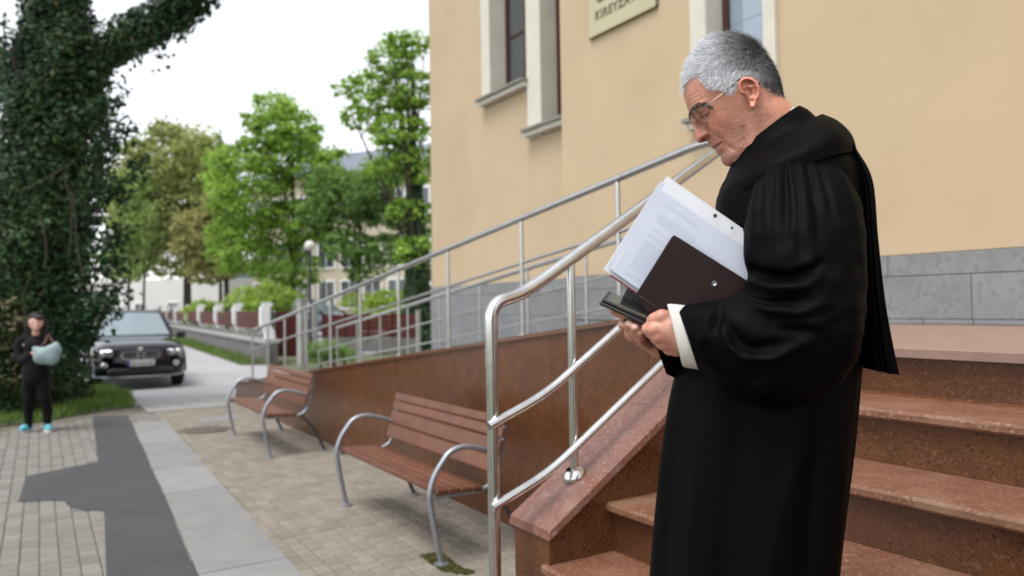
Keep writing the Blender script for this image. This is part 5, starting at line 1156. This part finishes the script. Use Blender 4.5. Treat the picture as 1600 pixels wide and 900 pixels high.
# second fold of the yoke falling from the collar
v, f = loft([(1138, 275), (1130, 288), (1124, 306), (1121, 322)], [(1283, 182), (1303, 196), (1322, 219), (1333, 245)], [.092, .128, .164, .172], [0]*4, 16, 90, 2.1, lambda P, s, t, an: .004*np.sin(t*3.14)+.0015*np.sin(an*7)); mk('yoke', v, f, M['blackcloth'], robe, True)
M['shirt'] = mat('white_shirt_cotton', (.74, .72, .66), .85, (.68, .66, .6), 30)
v, f = loft([(1160, 240), (1153, 249), (1148, 262)], [(1240, 169), (1248, 172), (1258, 180)], [.060, .063, .066], [0]*3, 8, 60); mk('shirt_collar', v, f, M['shirt'], man, True)
def sleeve_d(P, s, t, an):
    d = 0
    for q, w_, a in (([(1187, 280), (1176, 340), (1171, 425)], 8, .0065), ([(1201, 266), (1193, 330), (1192, 380)], 5, .007), ([(1214, 260), (1209, 330), (1203, 440)], 8, .0085), ([(1232, 255), (1233, 310), (1226, 425)], 6, .0085), ([(1246, 253), (1250, 330), (1258, 470)], 10, .0095), ([(1266, 254), (1276, 310), (1280, 365)], 6, .0075), ([(1281, 257), (1299, 330), (1311, 430)], 10, .0075), ([(1303, 265), (1326, 330), (1334, 420)], 9, .0055)): d = d+fold(P, q, w_, a, 'end')
    for q, a in (([(1194, 272), (1184, 350)], .005), ([(1209, 262), (1202, 330)], .005), ([(1224, 257), (1221, 390)], .007), ([(1239, 254), (1243, 350)], .006), ([(1257, 253), (1266, 390)], .007), ([(1273, 255), (1288, 340)], .005)): d = d-fold(P, q, 4.5, a, 'end')
    d = d-fold(P, [(1162, 418), (1190, 432), (1222, 436), (1258, 424), (1275, 410)], 7, .019)+fold(P, [(1166, 440), (1200, 453), (1240, 452), (1275, 432)], 9, .012)
    d = d+fold(P, [(1160, 466), (1195, 486), (1235, 490), (1285, 470)], 8, .010)-fold(P, [(1155, 463), (1190, 473), (1240, 472)], 5, .008)
    d = d+fold(P, [(1124, 505), (1131, 538), (1150, 555), (1195, 556), (1262, 524)], 7, .013)-fold(P, [(1135, 505), (1147, 530), (1170, 540), (1215, 533)], 8, .010)
    d = d+fold(P, [(1085, 550), (1120, 586), (1170, 598), (1240, 580)], 9, .006)+fold(P, [(1112, 474), (1099, 505), (1088, 550)], 8, .005)-fold(P, [(1124, 476), (1112, 520)], 7, .006)
    d = d+fold(P, [(1140, 600), (1165, 613), (1190, 606), (1215, 612)], 5, .005)+fold(P, [(1300, 410), (1316, 500), (1290, 600)], 18, .007)
    d = d+fold(P, [(1205, 500), (1250, 506), (1300, 492)], 7, .005)-fold(P, [(1200, 515), (1260, 512)], 6, .005)
    X, Y = P[..., 0], P[..., 1]
    d = d+.0012*np.sin(X*.11+Y*.05+2*np.sin(Y*.03))+.0009*np.sin(X*.05-Y*.16+1.5*np.sin(X*.06))
    return d*np.clip(s*1.4+.35, 0, 1)*np.clip((1-t)*12, .15, 1)
fr_ = [(1228, 257), (1214, 258), (1194, 273), (1174, 308), (1163, 358), (1163, 405), (1168, 436), (1152, 458), (1122, 467), (1092, 473), (1070, 477), (1058, 480)]
bk_ = [(1276, 257), (1296, 258), (1322, 275), (1343, 312), (1351, 368), (1353, 435), (1350, 505), (1332, 572), (1268, 628), (1190, 634), (1130, 608), (1090, 577)]
v, f = loft(fr_, bk_, [.006, .014, .030, .055, .075, .085, .09, .09, .088, .082, .07, .058], [.150, .155, .166, .182, .200, .213, .22, .222, .22, .212, .205, .2], 190, 150, 2.0, sleeve_d)
sl1 = mk('sleeve', v, f, M['blackcloth'], robe, True)
# inside of the cuff opening, then the shirt cuff
v, f = loft([(1095, 482), (1066, 477), (1046, 476), (1043, 478)], [(1128, 592), (1094, 579), (1071, 575), (1066, 571)], [.03, .050, .047, .044], [.2, .2, .196, .195], 16, 60, 2.0, lambda P, s, t, an: .0025*np.sin(an*3+1)*t); cf = mk('shirt_cuff', v, f, M['shirt'], man, True)
v, f = loft([(1058, 480), (1075, 486)], [(1090, 577), (1100, 570)], [.0575, .045], [.2, .2], 6, 60); mk('sleeve_lining', v, f, M['blackcloth'], robe, True)
# right sleeve behind
fr_ = [(1215, 262), (1180, 290), (1160, 350), (1150, 420), (1110, 470), (1060, 490), (1014, 503)]; bk_ = [(1290, 262), (1335, 300), (1345, 380), (1335, 500), (1240, 600), (1120, 615), (1040, 580)]
v, f = loft(fr_, bk_, [.03, .07, .09, .09, .085, .075, .05], [-.165, -.18, -.2, -.2, -.15, -.05, .045], 70, 80, 2.0, lambda P, s, t, an: .006*np.sin(an*6+t*9)); mk('sleeve', v, f, M['blackcloth'], robe, True)
# hanging back panel
fr_ = [(1310, 238), (1322, 300), (1326, 380), (1331, 470), (1337, 540), (1342, 572)]; bk_ = [(1322, 240), (1345, 292), (1351, 380), (1362, 470), (1376, 540), (1384, 578)]
v, f = loft(fr_, bk_, [.09, .12, .13, .13, .13, .13], [0, 0, .0, .0, .0, 0.], 60, 100, 2.3, lambda P, s, t, an: .006*np.sin(an*13+2*t)*t+.004*np.sin(an*23)*t); mk('back_panel', v, f, M['blackcloth'], robe, True)

# ---------------------------------------------------------------- what he holds
def sheet(name, pts, th, m, parent=None, n=1, **k):
    """flat piece from photo corners (x, y, l), thickness th towards the camera, slightly rounded edge"""
    P = np.array([MP(*q) for q in pts]); nn = np.cross(P[1]-P[0], P[2]-P[0]); nn /= np.linalg.norm(nn); nn = nn if nn@LA > 0 else -nn
    c = P.mean(0); V = np.vstack([P-nn*th/2, P+nn*th/2]); q = len(P)
    return mk(name, V, [tuple(range(q))[::-1], tuple(range(q, 2*q))]+[(i, (i+1) % q, (i+1) % q+q, i+q) for i in range(q)], m, parent, **k)
M['paper'] = mat('white_paper', (.70, .73, .82), .8, (.66, .69, .79), 14, 3); M['paper2'] = mat('translucent_sleeve', (.66, .70, .82), .28, (.60, .64, .78), 9, 3, spec=.5, coat=.35)
M['paper3'] = mat('bright_paper', (.86, .88, .93), .7, (.82, .84, .9), 14, 3); M['red'] = mat('red_card', (.50, .012, .025), .45); M['leather'] = mat('brown_leather', (.022, .0065, .0065), .5, (.017, .005, .005), 60, 4, bump=.12, bscale=500, dist=.0008, spec=.22)
M['ink'] = mat('grey_ink', (.60, .63, .75), .8)
pap = thing('paper_stack', MP(1060, 400, .14), 'sheaf of white papers and plastic sleeves held under his arm', 'papers')
def quadrot(x, y, ax, ay, bx, by, l, l2=None): l2 = l if l2 is None else l2; return [(x, y, l), (x+ax, y+ay, l2), (x+ax+bx, y+ay+by, l2), (x+bx, y+by, l)]
for i, (x, y, du, dv, mt) in enumerate(((1029, 287, -86, 134, 'paper3'), (1042, 275, -92, 140, 'paper3'), (1032, 283, -84, 134, 'paper'), (1044, 281, -88, 138, 'paper3'), (1033, 297, -76, 126, 'paper2'))):
    a = (.83, .575) if i % 2 == 0 else (.822, .57)
    sheet('sheet', quadrot(x, y, a[0]*190, a[1]*190, du, dv, .118+.0048*i, .130+.0048*i), .0007 if i < 4 else .0006, M[mt], pap)
for (hx_, hy_, r_) in ((1117.5, 337, 3.3), (1143.8, 356, 2.2)):
    c = MP(hx_, hy_, .147); an = np.arange(14)*2*math.pi/14; u_ = MP(hx_+1, hy_, .147)-c; w_ = MP(hx_, hy_+1, .147)-c
    mk('punched_hole', [c+u_*r_*math.cos(a)+w_*r_*math.sin(a) for a in an], [tuple(range(14))], M['iron'], pap)
# faint print on the front sheet
tx = G(); o0 = np.array([1033., 296.]); ua = np.array([.83, .575]); ub = np.array([-78., 128.])/np.hypot(78, 128); pr_ = random.Random(8)
for k in range(30):
    b0 = 14+k*4.3; a0 = 18; L_ = pr_.uniform(40, 120)
    if pr_.random() < .3: continue
    while a0 < 18+L_:
        wl = pr_.uniform(3, 9); q = [o0+ua*a0+ub*b0, o0+ua*(a0+wl)+ub*b0, o0+ua*(a0+wl)+ub*(b0+.7), o0+ua*a0+ub*(b0+.7)]
        tx.add([MP(p[0], p[1], .1380+(p-o0)@ua/190*.012+.0012) for p in q], [(0, 1, 2, 3)]); a0 += wl+1.6
tx.build('print', M['ink'], pap)
rf = sheet('red_card_folder', [(953, 431, .113), (1000, 463, .116), (1012, 444, .117), (966, 411, .113)], .003, M['red']); tag(rf, 'thin red card folder peeping out below the papers', 'folder')
lf = thing('leather_folder', MP(1080, 430, .165), 'dark brown leather folder with a snap button under his arm', 'folder')
cr_ = [(1052, 366), (1170, 440), (1118, 520), (1012, 489), (994, 459)]
def rounded_slab(name, px, l, th, m, parent, r=5):
    p = [np.array(q, float) for q in px]; out = []
    for i in range(len(p)):
        a, b, c = p[i-1], p[i], p[(i+1) % len(p)]; u = (a-b)/np.linalg.norm(a-b); w_ = (c-b)/np.linalg.norm(c-b)
        for t in (0, .33, .67, 1): out.append((1-t)**2*(b+u*r)+2*t*(1-t)*b+t*t*(b+w_*r))
    q = len(out); cen = np.mean(out, 0); V = []
    for k, dl in ((1, -th/2), (1, th/2-.0015), (.993, th/2)): V += [MP(*(cen+(o-cen)*k), l+dl) for o in out]
    return mk(name, V, [tuple(range(q))[::-1], tuple(range(2*q, 3*q))]+[(r_*q+i, r_*q+(i+1) % q, (r_+1)*q+(i+1) % q, (r_+1)*q+i) for r_ in (0, 1) for i in range(q)], m, parent, True, sharp=30)
rounded_slab('back_cover', [(1054, 368), (1172, 442), (1120, 522), (1014, 491), (997, 461)], .158, .004, M['leather'], lf)
fc = rounded_slab('front_cover', cr_, .168, .005, M['leather'], lf)
M['stitch'] = mat('stitching', (.045, .02, .017), .6)
st_ = G(); ln = [(1053, 370), (1166, 441)]
for t in np.linspace(.01, .97, 44):
    p = np.array(ln[0])*(1-t)+np.array(ln[1])*t+np.array([-1.2, 2.6]); q = p+np.array([1.5, .95]); st_.add(*tube([MP(*p, .1712), MP(*q, .1712)], .0005, 5))
for t in np.linspace(.03, .97, 34):
    p = np.array([1051, 371])*(1-t)+np.array([997, 458])*t+np.array([2.4, 1.]); q = p+np.array([-1., 1.6]); st_.add(*tube([MP(*p, .1712), MP(*q, .1712)], .0005, 5))
st_.build('stitching', M['stitch'], fc)
G().add(*tube(spline([MP(998, 462, .1712), MP(1016, 474, .1715), MP(1036, 486, .1712)], 10), .0011, 6)).build('spine_seam', M['stitch'], fc, True)
sc_ = MP(1116, 443, .1705); an = np.arange(20)*2*math.pi/20; u_ = (MP(1117, 443, .1705)-sc_); w_ = (MP(1116, 444, .1705)-sc_); sn = G()
V = []
for rr_, hh in ((4.2, 0), (4.2, .0018), (3.6, .0026), (2.6, .0022), (1.6, .0012), (.1, .0012)): V += [sc_+u_*rr_*math.cos(a)+w_*rr_*math.sin(a)+LA*hh for a in an]
mk('snap_button', V, grid_faces(6, 20, True), M['galv'], lf, True, sharp=50)
# phone in a flip case
ph = thing('mobile_phone', MP(985, 490, .12), 'black mobile phone in a flip case held in both hands', 'phone')
pa, pb = MP(938, 470, .150), MP(1048, 520, .150); ax_ = (pb-pa)/np.linalg.norm(pb-pa); wd_ = -LA*.96+np.array([0, 0, 1])*.28; wd_ -= ax_*(wd_@ax_); wd_ /= np.linalg.norm(wd_); nz = np.cross(ax_, wd_); nz = nz if nz[2] > 0 else -nz
M['casing'] = mat('black_casing', (.014, .014, .015), .38); M['screen'] = mat('phone_screen', (.035, .035, .034), .08, spec=.8); M['case'] = mat('case_leather', (.022, .021, .021), .5, bump=.1, bscale=300)
cn = (pa+pb)/2+wd_*.036; Lh = np.linalg.norm(pb-pa)/2
G().add(*obox(cn-nz*.0046, ax_, wd_, nz, Lh, .038, .0035, .0024)).build('case', M['case'], ph, True, sharp=30)
bd_ = G().add(*obox(cn+nz*.0022, ax_, wd_, nz, Lh-.002, .036, .0032, .0022)).build('casing', M['casing'], ph, True, sharp=30)
G().add(*obox(cn+nz*.0056, ax_, wd_, nz, Lh-.008, .0335, .0003, .0002)).build('screen', M['screen'], bd_)
cv = cn+wd_*.040+nz*.006+ax_*.012
G().add(*obox(cv+wd_*.006+nz*.010, ax_, (wd_*.55+nz*.84), np.cross(ax_, wd_*.55+nz*.84), Lh*.72, .014, .0014, .001)).build('flip_cover', M['case'], ph, True, sharp=30)

# ================================================================== THE WOMAN BY THE TREE
wo = gp(57, 674); Wx = np.array([-wo[1], wo[0], 0]); Wx = np.array([wo[0], wo[1], 0])/np.hypot(wo[0], wo[1])
toC = -Wx; rtC = np.array([RGT[0], RGT[1], 0]); rtC /= np.linalg.norm(rtC)          # towards camera; picture-right
woman = thing('person', (wo[0], wo[1], 0), 'dark-haired woman in black holding a pale blue handbag on the pavers', 'person')
def WQ(r, t, z): return wo*np.array([1, 1, 0])+rtC*r+toC*t+np.array([0, 0, z])
sk = [[(WQ(.0, .03, 1.30), .05), (WQ(.0, .06, 1.40), .048), (WQ(.0, .085, 1.46), .082), (WQ(.0, .095, 1.50), .088)], [(WQ(.0, .15, 1.41), .035), (WQ(0, .13, 1.46), .05)], [(WQ(0, .185, 1.45), .012), (WQ(0, .165, 1.49), .012)],
      [(WQ(-.06, .17, 1.06), .032), (WQ(.0, .22, 1.09), .030), (WQ(.03, .24, 1.10), .018), (WQ(.055, .255, 1.115), .009)], [(WQ(.0, .22, 1.09), .018), (WQ(.035, .25, 1.085), .010), (WQ(.06, .26, 1.09), .008)], [(WQ(.0, .22, 1.08), .016), (WQ(.03, .25, 1.065), .010), (WQ(.055, .26, 1.07), .008)],
      [(WQ(-.01, .23, 1.10), .014), (WQ(.0, .25, 1.125), .010)], [(WQ(.12, .16, 1.03), .03), (WQ(.07, .2, 1.05), .028), (WQ(.04, .23, 1.06), .012)], [(WQ(.0, 0, 1.25), .07), (WQ(0, 0, .85), .09)], [(WQ(-.18, .0, 1.22), .03), (WQ(-.06, .17, 1.06), .03)], [(WQ(.18, .0, 1.22), .03), (WQ(.12, .16, 1.03), .03)], [(WQ(-.05, 0, .82), .06), (WQ(-.10, .02, .46), .04), (WQ(-.105, -.01, .1), .03)], [(WQ(.05, 0, .82), .06), (WQ(.11, .03, .46), .04), (WQ(.155, -.01, .1), .03)], [(WQ(-.18, 0, 1.22), .03), (WQ(.18, 0, 1.22), .03)]]
def bmesh_(chains, k, step, pad=.12):
    p_ = np.array([p for c in chains for p, _ in c]); return surface_nets(bones(chains, k), p_.min(0)-pad, p_.max(0)+pad, step)
v, f = bmesh_(sk, .012, .011); wb = mk('body', v, f, mat('woman_skin', (.85, .5, .4), .5), woman, True)
tp_ = [[(WQ(0, .0, 1.26), .09), (WQ(0, .03, 1.16), .145), (WQ(0, .02, 1.0), .15), (WQ(0, .02, .82), .165), (WQ(0, .02, .74), .17)], [(WQ(-.12, .0, 1.27), .07), (WQ(-.21, .0, 1.21), .07), (WQ(-.25, .05, 1.02), .06), (WQ(-.17, .13, .97), .052), (WQ(-.07, .18, 1.05), .042)], [(WQ(.12, .0, 1.27), .07), (WQ(.20, .0, 1.21), .07), (WQ(.235, .06, 1.02), .058), (WQ(.16, .13, .98), .05), (WQ(.12, .16, 1.02), .042)]]
v, f = bmesh_(tp_, .03, .013, .2); sd2 = v.copy(); mk('black_top', v, f, mat('black_jersey', (.0035, .0035, .004), .8, spec=.2), woman, True)
lg = [[(WQ(-.07, .0, .82), .115), (WQ(-.09, .02, .62), .098), (WQ(-.10, .03, .46), .075), (WQ(-.105, .0, .30), .066), (WQ(-.105, -.01, .09), .043)], [(WQ(.07, .0, .82), .115), (WQ(.085, .03, .62), .098), (WQ(.11, .04, .46), .075), (WQ(.145, .0, .30), .066), (WQ(.155, -.01, .09), .043)]]
v, f = bmesh_(lg, .02, .011, .15); mk('leggings', v, f, mat('black_leggings', (.0025, .0025, .003), .75, spec=.2), woman, True)
hs_ = [[(WQ(.0, .075, 1.545), .088), (WQ(0, .03, 1.52), .105)], [(WQ(-.07, .13, 1.55), .035), (WQ(.07, .13, 1.55), .035)], [(WQ(-.085, .04, 1.53), .042), (WQ(-.105, .02, 1.42), .046), (WQ(-.11, .02, 1.29), .038)], [(WQ(.085, .04, 1.53), .042), (WQ(.102, .02, 1.42), .044), (WQ(.105, .02, 1.30), .036)], [(WQ(0, .0, 1.50), .09), (WQ(0, -.03, 1.36), .085)], [(WQ(-.06, .15, 1.535), .028), (WQ(.05, .15, 1.54), .028)]]
v, f = bmesh_(hs_, .02, .010); mk('hair', v, f, mat('dark_brown_hair', (.016, .010, .008), .55, spec=.25), woman, True)
M['trainer'] = mat('turquoise_trainer', (.12, .48, .58), .6); M['sole'] = mat('white_sole', (.75, .75, .75), .6)
for r, yw in ((-.125, -.5), (.155, .1)):
    fd = toC*math.cos(yw)+rtC*math.sin(yw); a = WQ(r, -.02, .055)
    v, f = bmesh_([[(a-fd*.05, .046), (a+fd*.09, .045), (a+fd*.15-[0, 0, .012], .032)], [(a-fd*.04, .045), (a-fd*.035+[0, 0, .05], .045)]], .02, .009); v[:, 2] = np.maximum(v[:, 2], .024); mk('trainer', v, f, M['trainer'], woman, True)
    an = np.arange(24)*2*math.pi/24; sd_ = np.cross(fd, [0, 0, 1]); rg = [a*[1, 1, 0]+fd*(.05+.135*math.cos(q))+sd_*.05*math.sin(q) for q in an]
    mk('sole', [p+[0, 0, .001] for p in rg]+[p+[0, 0, .034] for p in rg], grid_faces(2, 24, True)+[tuple(range(24))[::-1], tuple(range(24, 48))], M['sole'], woman)
hb = thing('handbag', WQ(.13, .23, 0.990), 'slouchy pale blue-grey leather handbag hanging from the woman\'s arm', 'handbag')
bg_ = [[(WQ(.02, .25, 1.110), .05), (WQ(.12, .25, 1.050), .10), (WQ(.24, .22, 1.110), .09)], [(WQ(.06, .26, 1.020), .09), (WQ(.20, .24, 1.010), .10)], [(WQ(-.03, .25, 1.140), .025), (WQ(.06, .26, 1.090), .06)], [(WQ(.27, .2, 1.190), .03), (WQ(.24, .22, 1.090), .08)]]
v, f = bmesh_(bg_, .03, .010); c_ = v.mean(0); dd = (v-c_)@toC; v = v-np.outer(dd*.35, toC)+.006*np.sin((v@rtC)*40+(v[:, 2])*25)[:, None]*toC; mk('bag_body', v, f, mat('pale_blue_leather', (.31, .42, .45), .5, (.25, .35, .38), 14, 4, bump=.4, bscale=25, dist=.02), hb, True)
G().add(*tube(spline([WQ(.06, .24, 1.170), WQ(.12, .20, 1.220), WQ(.16, .05, 1.320), WQ(.2, .08, 1.250), WQ(.25, .18, 1.190)], 20), .010, 8)).build('strap', mat('tan_strap', (.16, .06, .045), .5), hb, True)
# ================================================================== passer-by far along the road
fpx = atD(240, 500, 48); fb_ = np.array([fpx[0], fpx[1], -.03])
far = thing('person', fb_, 'distant passer-by in a red jacket walking along the roadside wall', 'person')
def FQ(r, t, z): return fb_+rtC*r+toC*t+np.array([0, 0, z])
v, f = bmesh_([[(FQ(0, 0, 1.45), .05), (FQ(0, 0, 1.62), .105)], [(FQ(0, 0, 1.3), .1), (FQ(0, 0, .9), .12)], [(FQ(-.08, 0, .9), .09), (FQ(-.1, .1, .08), .05)], [(FQ(.08, 0, .9), .09), (FQ(.1, -.1, .08), .05)]], .03, .03, .15); mk('body', v, f, mat('dark_clothes', (.03, .03, .035), .8), far, True)
v, f = bmesh_([[(FQ(-.15, 0, 1.38), .09), (FQ(.15, 0, 1.38), .09)], [(FQ(0, 0, 1.35), .17), (FQ(0, 0, .95), .17)], [(FQ(-.2, 0, 1.36), .07), (FQ(-.25, .08, .95), .05)], [(FQ(.2, 0, 1.36), .07), (FQ(.25, .0, .95), .05)]], .04, .03, .15); mk('red_jacket', v, f, mat('red_jacket', (.32, .03, .04), .8), far, True)
